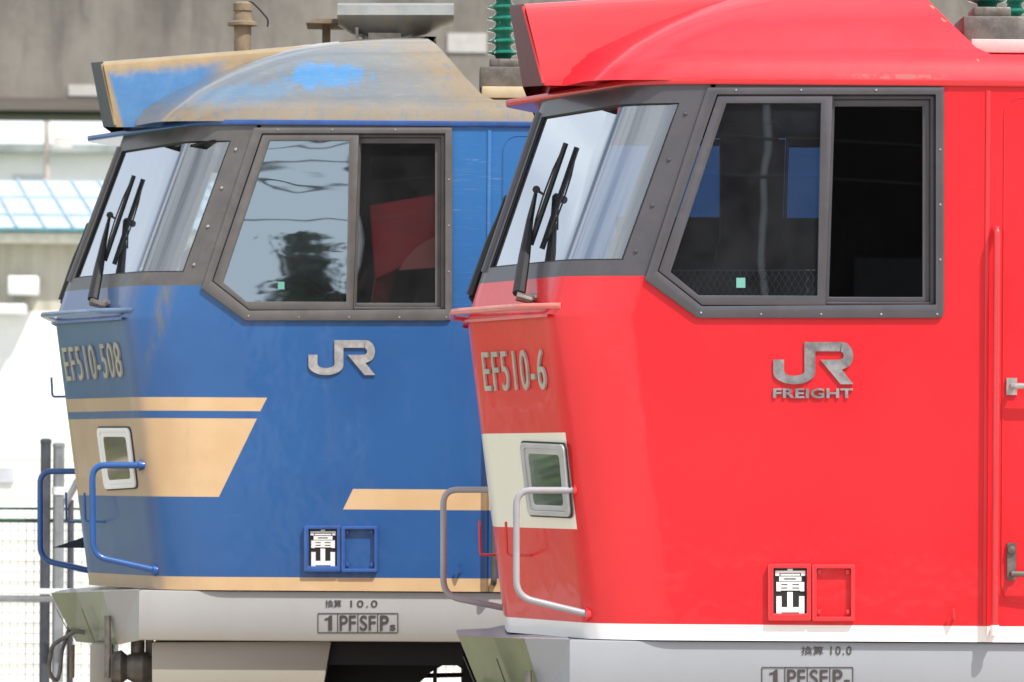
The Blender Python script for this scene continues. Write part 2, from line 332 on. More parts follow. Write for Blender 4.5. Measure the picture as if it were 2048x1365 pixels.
def paint_roof(name, kind):
    m, nt, b = new(name, .34, 0, 1.0); b.inputs['Coat Roughness'].default_value = .10; b.inputs['Coat IOR'].default_value = 1.62; v, x, y, z = coords(nt)
    if kind == 'red':
        b.inputs['Coat Weight'].default_value = .55; b.inputs['Coat IOR'].default_value = 1.5; b.inputs['Specular IOR Level'].default_value = .3
        c = mix(nt, rng(nt, noise(nt, v, 2, 5), .3, .7), (.68, .014, .027), (.73, .022, .036))
        e = mth(nt, 'MULTIPLY', band(nt, x, at(1700, 150).x, at(1880, 150).x, .08), band(nt, z, at(1700, 158).z, at(1700, 148).z, .008))
        c = mix(nt, mth(nt, 'MULTIPLY', e, rng(nt, noise(nt, v, 30, 5), .4, .6)), c, (.33, .10, .09))
        # paint worn off along the rear slope edge
        a, d = at(1880, 0), at(1950, 104); k = (d.x - a.x) / (d.z - a.z)
        q = mth(nt, 'ABSOLUTE', mth(nt, 'SUBTRACT', x, mth(nt, 'ADD', a.x - .01, mth(nt, 'MULTIPLY', mth(nt, 'SUBTRACT', z, a.z), k))))
        c = mix(nt, mth(nt, 'MULTIPLY', rng(nt, q, .012, .002), rng(nt, noise(nt, v, 3.7, 5, .7), .58, .63)), c, (.30, .20, .10))
    else:
        n1 = noise(nt, v, 2.6, 8, .62); n2 = noise(nt, v, 9, 7, .65, (1.6, 1, .5)); n3 = noise(nt, v, 26, 6, .7, (1, 1, .25))
        c = mix(nt, rng(nt, n1, .30, .70), (.105, .135, .165), (.150, .155, .150))             # chalked paint
        # patches where the blue still shows
        p0 = atb(650, 150); dx_ = mth(nt, 'DIVIDE', mth(nt, 'SUBTRACT', x, p0.x), .24); dz_ = mth(nt, 'DIVIDE', mth(nt, 'SUBTRACT', z, p0.z + .01), .085)
        rr = mth(nt, 'ADD', mth(nt, 'ADD', mth(nt, 'MULTIPLY', dx_, dx_), mth(nt, 'MULTIPLY', dz_, dz_)), mth(nt, 'MULTIPLY', mth(nt, 'SUBTRACT', n2, .5), 3.2))
        c = mix(nt, mth(nt, 'MULTIPLY', rng(nt, rr, 1.0, .30), .9), c, (.026, .19, .43))
        p1 = atb(480, 190); d1 = mth(nt, 'DIVIDE', mth(nt, 'SUBTRACT', x, p1.x), .30); d2 = mth(nt, 'DIVIDE', mth(nt, 'SUBTRACT', z, mth(nt, 'ADD', p1.z, mth(nt, 'MULTIPLY', d1, .05))), .07)
        r2 = mth(nt, 'ADD', mth(nt, 'ADD', mth(nt, 'MULTIPLY', d1, d1), mth(nt, 'MULTIPLY', d2, d2)), mth(nt, 'MULTIPLY', mth(nt, 'SUBTRACT', n2, .5), 2.6))
        c = mix(nt, mth(nt, 'MULTIPLY', rng(nt, r2, 1.2, .3), .45), c, (.045, .185, .37))
        # brown brake dust: along the gutter, the rear slope and the crest
        zg, zt = atb(600, 238).z, atb(760, 72).z
        low = mth(nt, 'MULTIPLY', rng(nt, mth(nt, 'ADD', z, mth(nt, 'MULTIPLY', mth(nt, 'SUBTRACT', n2, .5), .12)), zg + .135, zg + .02), .85)
        a, d = atb(868, 88), atb(955, 185); k = (d.x - a.x) / (d.z - a.z)
        q = mth(nt, 'SUBTRACT', mth(nt, 'ADD', x, mth(nt, 'MULTIPLY', mth(nt, 'SUBTRACT', n2, .5), .25)), mth(nt, 'ADD', a.x, mth(nt, 'MULTIPLY', mth(nt, 'SUBTRACT', z, a.z), k)))
        back = rng(nt, q, -.36, -.03)
        top = mth(nt, 'MULTIPLY', rng(nt, mth(nt, 'ADD', z, mth(nt, 'MULTIPLY', mth(nt, 'SUBTRACT', n2, .5), .08)), zt - .06, zt), .8)
        dust_haze = mth(nt, 'MAXIMUM', mth(nt, 'MAXIMUM', low, back), top)
        dust_haze = mth(nt, 'MULTIPLY', dust_haze, rng(nt, n3, .30, .52))
        n4 = noise(nt, v, 1, 9, .78, (7, 7, 60), 1.6); c = mix(nt, mth(nt, 'MULTIPLY', rng(nt, n4, .50, .66), .28), c, (.30, .31, .30))
        n5 = noise(nt, v, 60, 6, .75); c = mix(nt, mth(nt, 'MULTIPLY', rng(nt, n5, .58, .68), .35), c, (.09, .085, .075))
        c = mix(nt, mth(nt, 'MULTIPLY', dust_haze, .9), c, mix(nt, rng(nt, n1, .3, .7), (.215, .150, .068), (.25, .185, .100)))
    nt.links.new(c, b.inputs['Base Color'])
    nt.links.new(mth(nt, 'ADD', .32, mth(nt, 'MULTIPLY', noise(nt, v, 14, 5), .16)), b.inputs['Roughness'])
    bump(nt, b, noise(nt, v, 3, 3), .12, .02)
    return m
def paint_hood(name, kind):
    m, nt, b = new(name, .38, 0, .4); v, x, y, z = coords(nt)
    if kind == 'red': c = mix(nt, rng(nt, noise(nt, v, 2, 5), .3, .7), (.66, .028, .038), (.72, .036, .046))
    else:
        n2 = noise(nt, v, 9, 7, .65); n3 = noise(nt, v, 24, 6, .7, (1, 1, .2))
        c = mix(nt, rng(nt, n2, .3, .7), (.05, .17, .37), (.075, .21, .43))
        zt = mth(nt, 'ADD', atb(203, 121, .42).z, mth(nt, 'MULTIPLY', mth(nt, 'SUBTRACT', x, atb(203, 121, .42).x), .09))
        q = mth(nt, 'SUBTRACT', mth(nt, 'ADD', z, mth(nt, 'MULTIPLY', mth(nt, 'SUBTRACT', n2, .5), .10)), zt)
        f = rng(nt, q, -.10, -.035)
        f = mth(nt, 'MAXIMUM', f, mth(nt, 'MULTIPLY', rng(nt, x, atb(385, 130).x, atb(460, 130).x), .95))
        f = mth(nt, 'MAXIMUM', f, rng(nt, mth(nt, 'ADD', x, mth(nt, 'MULTIPLY', z, .28)), atb(216, 150, .42).x + .28 * atb(216, 150, .42).z + .015, atb(210, 150, .42).x + .28 * atb(210, 150, .42).z))
        f = mth(nt, 'MAXIMUM', f, mth(nt, 'MULTIPLY', rng(nt, n3, .55, .75), .30))
        c = mix(nt, f, c, mix(nt, rng(nt, n2, .35, .65), (.30, .21, .098), (.35, .255, .135)))
    nt.links.new(c, b.inputs['Base Color']); bump(nt, b, noise(nt, v, 3, 3), .1, .02)
    return m
def paint_grey(name, col, dirtc, amt, warm):
    m, nt, b = new(name, .45, 0, .15); v, x, y, z = coords(nt)
    c = mix(nt, rng(nt, noise(nt, v, 1.6, 6), .3, .7), tuple(k * .93 for k in col), col)
    c = mix(nt, mth(nt, 'MULTIPLY', rng(nt, noise(nt, v, 7, 7, .7, (1, 1, .3)), .5, .8), amt), c, dirtc)
    zl = zpx(1403)
    c = mix(nt, mth(nt, 'MULTIPLY', rng(nt, mth(nt, 'ADD', z, mth(nt, 'MULTIPLY', noise(nt, v, 12, 5), .06)), zl + .11, zl + .02), warm), c, (.42, .35, .20))
    nt.links.new(c, b.inputs['Base Color']); bump(nt, b, noise(nt, v, 2, 2), .1, .02)
    return m

MATS = {
 'red': dict(body=paint_body('red_body_paint', 'red'), roof=paint_roof('red_roof_paint', 'red'), hood=paint_hood('red_hood_paint', 'red'),
    trim=plain('red_trim_paint', (.66, .024, .032), .3, coat=.5, vary=.05), hoodface=plain('shaded_red_face', (.11, .006, .010), .5),  # hood face: shade of the open front put into the red
    frame=plain('charcoal_window_frame', (.070, .068, .078), .38, coat=.2, vary=.10, scale=5, dirt=(.13, .10, .09), damt=.25),
    grey=paint_grey('grey_underframe', (.35, .37, .40), (.30, .30, .30), .2, 0), plow=plain('red_plow_grass_reflection', (.175, .215, .11), .34, coat=.15, vary=.12, scale=4, dirt=(.12, .10, .08), damt=.3),  # plough olive: reflected grass put into its base colour
    rail=plain('grey_handrail', (.34, .335, .36), .35, coat=.2, vary=.08), lip=plain('faded_pink_rail', (.68, .20, .16), .35, coat=.4, vary=.1, scale=9),
    tray=plain('pale_roof_tray', (.55, .54, .52), .5, vary=.15, dirt=(.40, .33, .2), damt=.4),
    side=glass('red_side_glass', (.74, .77, .80), .015, .0005, 1.7, (1, 1, 1.2), dust_haze=.06), rearpane=glass('red_rear_pane', (.30, .30, .30), .0, 0), wind=glass('red_windscreen', (.72, .76, .77), .13, dust_haze=.07, fm=3.6), ),
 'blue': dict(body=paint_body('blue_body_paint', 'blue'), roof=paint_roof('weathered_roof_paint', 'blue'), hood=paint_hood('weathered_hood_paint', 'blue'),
    trim=plain('blue_trim_paint', (.022, .095, .34), .35, coat=.4, vary=.12, scale=9, dirt=(.16, .14, .12), damt=.25), hoodface=plain('shaded_blue_face', (.006, .012, .03), .6),  # hood face: dark of the open front painted as navy
    frame=plain('dusty_window_frame', (.112, .108, .106), .42, coat=.1, vary=.14, scale=7, dirt=(.20, .16, .11), damt=.28),
    grey=paint_grey('dusty_underframe', (.43, .425, .415), (.33, .31, .28), .40, .40), plow=plain('blue_plow_grass_reflection', (.155, .19, .095), .38, coat=.1, vary=.14, scale=4, dirt=(.20, .16, .11), damt=.35),  # this plough's olive carries the grass reflection too
    rail=plain('blue_handrail', (.020, .10, .33), .32, coat=.4, vary=.08), lip=plain('grey_blue_rail', (.12, .20, .33), .38, coat=.3, vary=.25, scale=6),
    tray=plain('dusty_roof_tray', (.56, .46, .30), .7, vary=.15, dirt=(.66, .60, .5), damt=.5),
    side=glass('blue_side_glass', (.30, .33, .34), .24, .0011, 1.6, (1.0, 1, 2.6), rough=.012, dust_haze=.06, sheen=(.74, .90, 1)), rearpane=glass('blue_rear_pane', (.85, .83, .81), .015, .0008, dust_haze=.05), wind=glass('blue_windscreen', (.80, .85, .85), .12, dust_haze=.07, fm=3.4)),
}
PALEFRAME = plain('pale_lamp_frame', (.52, .52, .53), .35, .2, vary=.1)
WARMLENS = glass('warm_lamp_glass', (.56, .50, .40), .20, rough=.05, dust_haze=.25, sheen=(1, .80, .58)); LENS = glass('lamp_glass', (.50, .52, .44), .22, rough=.035)
CABIN = plain('cabin_blue_grey', (.13, .155, .18), .7, vary=.1); BLOCKER = plain('slate_blocker', (.060, .066, .075), .7); SEAT = plain('dark_seat_cloth', (.025, .026, .03), .8); MAROON = plain('maroon_seat_and_reflection', (.80, .06, .085), .6)  # maroon serves the seat and the red reflection built behind the pane
STICK = plain('mint_sticker', (.15, .42, .34), .5, vary=.05)

# ------------------------------------------------------------------ the locomotive
def build_loco(kind, loc, label):
    M = MATS[kind]; fn = at if kind == 'red' else atb; tip = TIP[kind]
    root = empty('locomotive', loc); tag(root, label, 'locomotive', 'locomotives standing side by side')
    hit = lambda px, py, off=0.0: facet_hit(fn, px, py, tip, off)
    RB = (lambda px, py, y=0.0: at(px, py, y))   # both share the red one's measured side
    # ---- lower body
    zs = [Z_BOT, Z_BOT + .4, Z_BOT + .85, Z_LIP - .012, Z_LIP + .004, Z_H0, Z_D]
    rows = [outline(z, tip, 0, hole_left(z) if z > Z_H0 - 1e-6 else None) for z in zs]
    n = len(rows[0]); last = n - 1
    sh = MB(); sh.loft(rows, skip=lambda r, c: r == 5 and c in (1, last - 2))
    ztop = [Z_D, Z_WB, Z_WT, Z_H1, Z_G]
    for far in (0, 1):
        y = far * FULL; sh.add([(X_END, y, Z_D), (XR, y, Z_D), (XR, y, Z_G), (X_END, y, Z_G)], [(0, 1, 2, 3)])
    sh.add([(X_END, 0, Z_BOT), (X_END, FULL, Z_BOT), (X_END, FULL, Z_G), (X_END, 0, Z_G)], [(0, 1, 2, 3)])
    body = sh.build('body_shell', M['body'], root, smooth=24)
    # ---- window band of the cab
    gr = MB(); g = [outline(z, tip, 0, hole_left(min(z, Z_H1))) for z in ztop]
    fw0, fw1 = C_GLASS, C_TIP - 1
    def skip(r, c):
        if c in (0, last - 1): return True
        if c in (1, last - 2): return r < 3
        if r == 1 and (fw0 <= c < fw1 or fw0 <= last - 1 - c < fw1): return True
        return False
    gr.loft(g, skip=skip); sur = gr.build('window_surround', M['frame'], root, smooth=24)
    # windscreens with rubber gasket
    for far in (0, 1):
        q = []
        for k in range(7):
            z = Z_WB + (Z_WT - Z_WB) * k / 6; o = outline(z, tip, -.014)
            if far: o = [Vector((p.x, FULL - p.y, p.z)) for p in o]
            q.append(o[fw0:fw1 + 1])
        ws = MB().loft(q).build('windscreen', M['wind'], root, smooth=60); tag(ws, 'curved windscreen half reflecting the pale sky')
        edge = fillet([p + Vector((-.004, -.004 if not far else .004, 0)) for p in (q[0] + [r[-1] for r in q[1:]] + q[-1][-2::-1] + [r[0] for r in q[-2:0:-1]])], 0)
        MB().tube(edge + [edge[0]], .006, 6).build('gasket', BLACK, ws)
    # centre post
    for sgn in (0, 1): MB().tube([Vector((tip(z) + .012, FULL - NY if sgn else NY, z)) for z in (Z_WB - .02, Z_WT + .02)], .024, 10).build('windscreen_post', M['frame'], root)
    # sill strip under the windscreen stands proud as a flashing
    # rivets along the pillar
    for k in range(4):
        z = zpx(505 - k * 92); p = plan(z, tip); rv = MB().lathe([(.009, -.002), (.009, .001), (.006, .006), (.001, .008)], (0, 0, 0), 'Z', 12)
        qd = Vector((-.25, -1, 0)).normalized().to_track_quat('Z', 'Y'); rv.v = [qd @ v + Vector((*p[2], z)) for v in rv.v]
        rv.build('rivet', CHROME if kind == 'blue' else M['frame'], sur)
    # ---- side windows
    for far in (0, 1):
        mir = (lambda P: [Vector((p.x, FULL - p.y, p.z)) for p in P]) if far else (lambda P: P)
        sg = -1 if not far else 1
        sd = lambda pts, y=0.0: mir([RB(px, py, 0) + Vector((0, y, 0)) for px, py in pts])
        O = [(1287, 560), (1393, 637), (1886, 637), (1886, 176), (1412, 176)]; I = [(1313, 543), (1401, 613), (1869, 610), (1869, 190), (1432, 190)]
        wf = MB(); wf.ring(fillet(sd(O), [0.004, .012, .03, .006, .006], 4, True), fillet(sd(I), [.003] * 5, 4, True), (0, sg * .016, 0))
        w = wf.build('side_window', M['frame'], root, bevel=.003)
        # sliding sash
        so_ = [(1315, 542), (1402, 611), (1649, 611), (1663, 192), (1434, 192)]; si = [(1339, 545), (1395, 591), (1633, 592), (1640, 207), (1451, 207)]
        MB().ring(sd(so_, .004), sd(si, .004), (0, sg * .014, 0)).build('sash', M['frame'], w, bevel=.002)
        MB().prism(sd([(1336, 545), (1394, 594), (1636, 595), (1643, 204), (1449, 204)], .008), (0, .004, 0)).build('sash_glass', M['side'], w)
        # fixed rear light, stepped deeper
        a1 = [(1649, 610), (1869, 610), (1869, 190), (1663, 190)]; a2 = [(1654, 604), (1860, 604), (1860, 198), (1667, 198)]
        b2 = [(1657, 594), (1845, 594), (1845, 212), (1669, 212)]
        rf = MB(); rf.ring(sd(a1, .016), sd(a2, .016), (0, -sg * .012, 0)); rf.ring(sd(a2, .032), sd(b2, .032), (0, -sg * .012, 0))
        rf.build('rear_light_frame', M['frame'], w, bevel=.002)
        MB().prism(sd([(1655, 596), (1847, 596), (1847, 210), (1667, 210)], .042), (0, .004, 0)).build('rear_light_glass', M['side'] if far else M['rearpane'], w)
        if not far:
            pts = [(1400, 626), (1520, 629), (1640, 629), (1760, 629), (1872, 629), (1878, 520), (1878, 410), (1878, 300), (1470, 181), (1600, 181), (1750, 181)]
            for q in pts:
                p = RB(*q); MB().lathe([(.0048, 0.0), (.004, -.003), (.001, -.004)], (p.x, -.016, p.z), 'Y', 8).build('screw', CHROME, w)
            if kind == 'red':
                MB().prism(sd([(1471, 576), (1489, 576), (1489, 556), (1471, 556)], .004), (0, .003, 0)).build('sticker', STICK, w)
            else:
                p = [Vector((v.x, .004, v.z)) for v in (atb(554, 579), atb(567, 579), atb(567, 564), atb(554, 564))]
                MB().prism(p, (0, .003, 0)).build('sticker', STICK, w)
    # ---- cab interior
    cab = MB(); x0 = at(1140, 500).x; xb = at(1930, 400).x
    cab.box((xb, .06, Z_BOT + .1), (xb + .05, FULL - .06, Z_G - .02)); cab.box((x0, .30, Z_BOT + .18), (xb, FULL - .3, Z_BOT + .22)); cab.box((at(1300, 500).x, .2, Z_G - .05), (xb, FULL - .2, Z_G - .03))
    cab.build('cab_partition', CABIN, root)
    MB().box((at(1690, 300).x, .75, Z_BOT + .3), (xb - .01, 1.25, Z_H1 + .03)).build('equipment_rack', DARK, root)
    cn = MB(); cn.prism([at(px, py, .45) for px, py in ((1205, 560), (1225, 470), (1262, 455), (1290, 480), (1300, 560))], (0, .4, 0)); cn.build('console', DARK, root, bevel=.02)
    dk = MB(); dk.prism([(at(1230, 560).x, .35, Z_D - .03), (at(1420, 560).x, .35, Z_D - .03), (at(1420, 560).x, .35, Z_BOT + .3), (at(1260, 560).x, .35, Z_BOT + .3)], (0, FULL - .7, 0))
    dk.build('driving_desk', DARK, root, bevel=.02)
    se = MB(); sx = at(1600, 500).x
    se.box((sx - .22, .45, 2.20), (sx + .22, .95, 2.32)); se.prism([(sx + .13, .45, 2.3), (sx + .24, .45, 2.3), (sx + .32, .45, 3.02), (sx + .23, .45, 3.02)], (0, .5, 0))
    se.box((sx - .06, .64, 1.45), (sx + .06, .76, 2.2)); se.build('driver_seat', MAROON if kind == 'blue' else SEAT, root, bevel=.03)
    if kind == 'blue':
        yc_ = .20; pp = lambda L_: [Vector((v.x, v.y, v.z)) for v in (atb(a_, b_, yc_) for a_, b_ in L_)]
        MB().prism(pp(((748, 560), (800, 535), (872, 520), (872, 388), (737, 411))), (0, .25, 0)).build('red_reflection_panel', MAROON, root, bevel=.01)  # red reflection in the rear pane, built as a solid shape
        MB().prism([v - Vector((0, .03, 0)) for v in pp(((795, 542), (808, 520), (830, 496), (850, 482), (872, 474), (872, 536)))], (0, .025, 0)).build('red_reflection_curve', plain('pale_red_reflection', (.9, .34, .33), .6), root, bevel=.006)  # paler curve of the same reflection, also built solid
    bl = MB(); yb_ = FULL - .09
    if kind == 'red':                              # lower part of the far window is shut off
        f_ = lambda px, py: at(px, py, FULL - .1)
        bl.box((f_(1230, 500).x, yb_, Z_H0 - .1), (f_(1660, 500).x, yb_ + .02, f_(1560, 436).z)); bl.box((f_(1640, 500).x, yb_ - .03, Z_H0 - .1), (f_(1900, 500).x, yb_ - .01, Z_H1 + .05))
        nt_ = MB(); ny = .10
        for q in range(26):
            for dx_ in (18, -18):
                x0 = 1322 + q * 13; a_, b_ = at(x0, 592, ny), at(x0 + dx_ * 1.6, 541, ny); nt_.tube([a_, b_], .0016, 4)
        nt_.tube([at(1325, 541, ny), at(1660, 541, ny)], .003, 5); nt_.build('luggage_net', plain('grey_net', (.16, .17, .19), .6), root, smooth=0)
        eq = MB(); pe = [at(px, py, 1.9) for px, py in ((1440, 244), (1556, 244), (1558, 430), (1540, 560), (1420, 560), (1440, 470))]; eq.prism(pe, (0, .12, 0)); eq.build('equipment_locker', DARK, root, bevel=.01)
    else: bl.box((at(1290, 500).x, yb_, Z_H0 - .1), (at(1900, 500).x, yb_ + .02, Z_H1 + .05))  # added panel keeps the bright background out of the far window
    bl.build('window_blocker', BLOCKER, root)
    vs = MB(); vq = ((1122, 203), (1150, 216), (1168, 226), (1200, 221), (1236, 217), (1256, 203)) if kind == 'red' else ((292, 280), (318, 292), (337, 301), (362, 298), (392, 291), (425, 280))
    vs.prism([hit(px, py, -.035) for px, py in vq], (.015, .004, 0))
    vs.build('sun_visor', BLACK, root)
    # ---- gutter and front brim
    def brim(z, grow):
        half = [Vector((X_END, -grow * .5))] + plan(z, lambda q: fn(1019 if kind == 'red' else 181, 172 if kind == 'red' else 255, HW).x, grow, HW - .05)
        o = [Vector((p.x, p.y, z)) for p in half]; return o + [Vector((p.x, FULL - p.y, z)) for p in half[-2::-1]]
    zb0, zb1 = at(1500, 170).z, at(1500, 157).z
    bm_ = MB(); lo, hi = brim(zb0, .014), brim(zb1, .018); bm_.loft([lo, hi]); nb = len(lo)
    bm_.add(lo, [tuple(range(nb))]); bm_.add(hi, [tuple(range(nb))]); bm_.build('gutter', M['trim'] if kind == 'red' else [M['trim']], root, smooth=30, bevel=.004)
    # ---- roof dome
    TB = [(244, .012, 328), (222, .030, 352), (205, .060, 372), (197, .085, 380), (185, .110, 395), (150, .19, 455), (120, .275, 520), (100, .35, 575), (85, .44, 640), (76, .56, 720), (71.5, .75, 800)]
    rear = lin([(atb(985, 199, .1).z, atb(985, 199, .1).x), (atb(955, 185, .1).z, atb(955, 185, .1).x), (atb(866, 84, .45).z, atb(866, 84, .45).x), (atb(848, 75, .6).z, atb(848, 75, .6).x), (atb(820, 71, .75).z, atb(820, 71, .75).x)])
    rows = []; hood_x = fn(*((1085, 162) if kind == 'red' else (229, 247)), .42).x + .03
    for k, (py, ins, bx) in enumerate(TB):
        z = atb(600, py, ins).z; xb2 = atb(bx, py, ins).x
        xr_ = X_END if k < 4 else rear(z)
        r1 = rear(atb(985, 199, .1).z) if k < 4 else xr_
        c0 = Vector((xb2 + .30 - .012 * k, ins)); c1 = Vector((xb2 + .08, ins)); c2 = Vector((xb2 - .015, ins + .065))
        dirn = Vector((-.65, 1)).normalized(); c3 = c2 + dirn * .09; c4 = c2 + dirn * (.62 if ins < .4 else .3); c3.x = max(c3.x, hood_x); c4.x = max(c4.x, hood_x)
        half = [Vector((xr_, ins)), Vector((r1, ins)), Vector((max(min(c0.x + .3, r1 - .02), c0.x), ins))] + bez(c0, c1, c2, 7) + bez(c2, c2 + (c3 - c2) * .5, c3, 2, True) + [c4, Vector((c4.x, HW))]
        if half[2].x > half[1].x: half[2] = half[1].lerp(half[3], .5)
        o = [Vector((p.x, p.y, z)) for p in half]; rows.append(o + [Vector((p.x, FULL - p.y, z)) for p in half[-2::-1]])
    dm = MB(); nd = len(rows[0]); dm.loft(rows, skip=lambda r, c: r >= 3 and c in (0, nd - 2))
    dm.add(rows[-1][1:-1], [tuple(range(nd - 2))])
    for r in range(3, len(rows) - 1):
        dm.add([rows[r][1], rows[r][-2], rows[r + 1][-2], rows[r + 1][1]], [(0, 1, 2, 3)])
    zf = rows[3][0].z; dm.add([rows[3][0], rows[3][1], rows[3][-2], rows[3][-1]], [(0, 1, 2, 3)])
    dm.build('roof', M['roof'], root, smooth=30)
    # ---- air hood on the roof front
    Y0 = .42; hx = fn(*((1047, 5) if kind == 'red' else (203, 121)), Y0); lx = fn(*((1085, 162) if kind == 'red' else (229, 247)), Y0)
    tc_ = fn(*((1016, 11) if kind == 'red' else (180, 126)), HW); bc = fn(*((1042, 165) if kind == 'red' else (203, 247)), HW)
    bk = atb(640, 84, Y0); lx = lx + (lx - hx) * .06; bc = bc + (bc - tc_) * .06
    def hood_row(p, c, zoff, inset, xback, zback):
        half = [Vector((xback, Y0 + inset, zback + zoff)), Vector((p.x, Y0 + inset, p.z + zoff)), Vector((c.x, HW, c.z + zoff))]
        return half + [Vector((q.x, FULL - q.y, q.z)) for q in half[-2::-1]]
    rr = []
    dn = (lx - hx).normalized()
    for off, ins in ((0, .085), (-.006, .045), (-.025, .015), (-.06, 0)):
        p = hx + Vector((0, 0, off)) + Vector(((lx.x - hx.x) / (hx.z - lx.z) * -off, 0, 0)); c = tc_ + Vector(((bc.x - tc_.x) / (tc_.z - bc.z) * -off, 0, off))
        rr.append(hood_row(p, c, 0, ins, bk.x + .2, bk.z + .012 + off))
    rr.append(hood_row(lx, bc, 0, 0, bk.x + .2, lx.z))
    hd = MB(); hd.loft(rr, skip=lambda r, c: c in (1, 2)); hd.add(rr[0], [tuple(range(5))]); hd.mi = 1; hd.loft(rr, skip=lambda r, c: c in (0, 3))
    hood = hd.build('air_hood', [M['hood'], M['hoodface']], root, smooth=30)
    rim = MB(); rim.tube([hx + Vector((-.004, .03, -.015)), lx + Vector((-.004, .004, .01))], .008, 8); rim.build('hood_rim', M['hood'], hood)
    # ---- underframe
    xu = RB(1137, 1300).x; zl = zpx(1403)
    uf = MB(); uf.box((xu, .02, zl), (X_END - .1, FULL - .02, Z_BOT - .004)); uf.build('underframe', M['grey'], root, bevel=.006)
    # snow plough apron under the nose
    if kind == 'red': tq = ((1137, 1279, .035), (1047, 1277, .24), (985, 1276, .70), (914, 1271, NY)); bq = ((1137, 1404, .035), (1088, 1413, .24), (1036, 1410, .70), (968, 1403, NY))
    else: tq = ((277, 1180, .035), (204, 1183, .24), (152, 1185, .70), (100, 1187, NY)); bq = ((277, 1281, .035), (233, 1290, .24), (194, 1288, .70), (150, 1284, NY))
    T = [fn(*p) for p in tq]; Bm = [fn(*p) for p in bq]; T.append(Vector((T[-1].x - .003, HW, T[-1].z))); Bm.append(Vector((Bm[-1].x - .003, HW, Bm[-1].z)))
    T += [Vector((p.x, FULL - p.y, p.z)) for p in T[-2::-1]]; Bm += [Vector((p.x, FULL - p.y, p.z)) for p in Bm[-2::-1]]
    ap = MB(); ap.mi = 0; nT = len(T)
    for k in range(nT - 1):
        ap.mi = 1 if 1 <= k < nT - 2 else 0; ap.add([T[k], T[k + 1], Bm[k + 1], Bm[k]], [(0, 1, 2, 3)])
    ap.mi = 0; ap.add([p + Vector((0, 0, .0)) for p in T] , [tuple(range(nT))]); ap.add(Bm, [tuple(range(nT))])
    apo = ap.build('snow_plough', [M['grey'], M['plow']], root, smooth=0)
    for (ya, w_) in ((.62, .012), (1.02, .012)):   # slots cut for the uncoupling gear
        k = (ya - .24) / (NY - .24); a = T[1].lerp(T[3], k); b2 = Bm[1].lerp(Bm[3], k); nn = Vector((-.85, -.25, -.35)).normalized() * .004
        MB().add([a.lerp(b2, .32) + nn, a.lerp(b2, .32) + nn + Vector((-.006, .02, 0)), a.lerp(b2, .98) + nn + Vector((-.006, .02, 0)), a.lerp(b2, .98) + nn], [(0, 1, 2, 3)]).build('slot', BLACK, apo)
    # coupler lever, air hoses, coupler head below
    lv = MB(); hk = lambda px, py, y: atb(px, py, y)
    lv.tube(fillet([hk(168, 1266, .62), hk(150, 1262, .62), hk(103, 1290, .70), hk(96, 1330, .72), hk(97, 1350, .74), hk(112, 1365, .76), hk(118, 1345, .78), hk(122, 1300, .80), hk(130, 1280, .95), hk(135, 1262, 1.0)], .03, 4), .011, 8)
    lv.build('uncoupling_lever', STEEL, root)
    MB().tube([hk(213, 1232, .22), hk(214, 1300, .22), hk(213, 1356, .22)], .016, 10).build('air_pipe', STEEL, root); MB().tube([hk(143, 1290, .9), hk(142, 1356, .9)], .013, 10).build('air_pipe', RUSTPLATE, root)
    br = MB(); br.box((hk(182, 1300, .5).x, .35, .30), (hk(226, 1300, .5).x, .9, zl - .03)); br.build('guard_bracket', M['grey'], root, bevel=.006)
    cp = MB(); c_ = hk(265, 1335, .3); cp.lathe([(.02, -.12), (.075, -.1), (.085, -.06), (.06, -.03), (.075, .0), (.08, .05), (.05, .10), (.02, .12)], c_, 'X', 16)
    cp.lathe([(.02, -.1), (.035, -.09), (.035, .14), (.02, .16)], c_ + Vector((.02, .02, .02)), 'Z', 12); cp.box((hk(288, 1300, .3).x, .34, .5), (hk(300, 1300, .3).x, .6, zl - .005))
    cp.build('cock_valve', STEEL, root)
    # step box, bogie and wheels
    st = MB(); y_ = .10
    st.prism([Vector((hk(px, py, y_).x, y_, hk(px, py, y_).z)) for px, py in ((302, 1285), (661, 1283), (640, 1400), (302, 1400))], (0, .5, 0)); st.build('step_box', M['grey'], root, bevel=.006)
    bo = MB(); pb = [hk(px, py, .5) for px, py in ((640, 1275), (960, 1275), (960, 1480), (925, 1480), (925, 1340), (905, 1326), (885, 1330), (860, 1345), (835, 1368), (815, 1420), (640, 1480))]
    bo.prism(pb, (0, 1.7, 0)); bo.box((hk(655, 1282, .3).x, .14, zl - .12), (hk(925, 1282, .3).x, .5, zl - .006)); bo.build('bogie', UNDER, root)
    MB().tube([hk(846, 1352, .9), hk(930, 1350, .9)], .012, 8).build('brake_rod', UNDER, root); MB().tube([hk(869, 1322, .85), hk(867, 1400, .85)], .010, 8).build('brake_hanger', STEEL, root)
    for k in range(2):
        wx = hk(590, 1500, 0).x + k * 2.4
        for yy in (.82, 2.02):
            MB().lathe([(.1, -.07), (.56, -.07), (.56, .05), (.59, .05), (.59, .08), (.1, .08)], (wx, yy, .56), 'Y', 32).build('wheel', UNDER, root)
    # ---- headlights
    HQ = ((1042, 885), (1130, 889), (1143, 1034), (1059, 1030)) if kind == 'red' else ((195, 856), (259, 856), (274, 975), (211, 979))
    n_ = facet_n(1.9, tip)
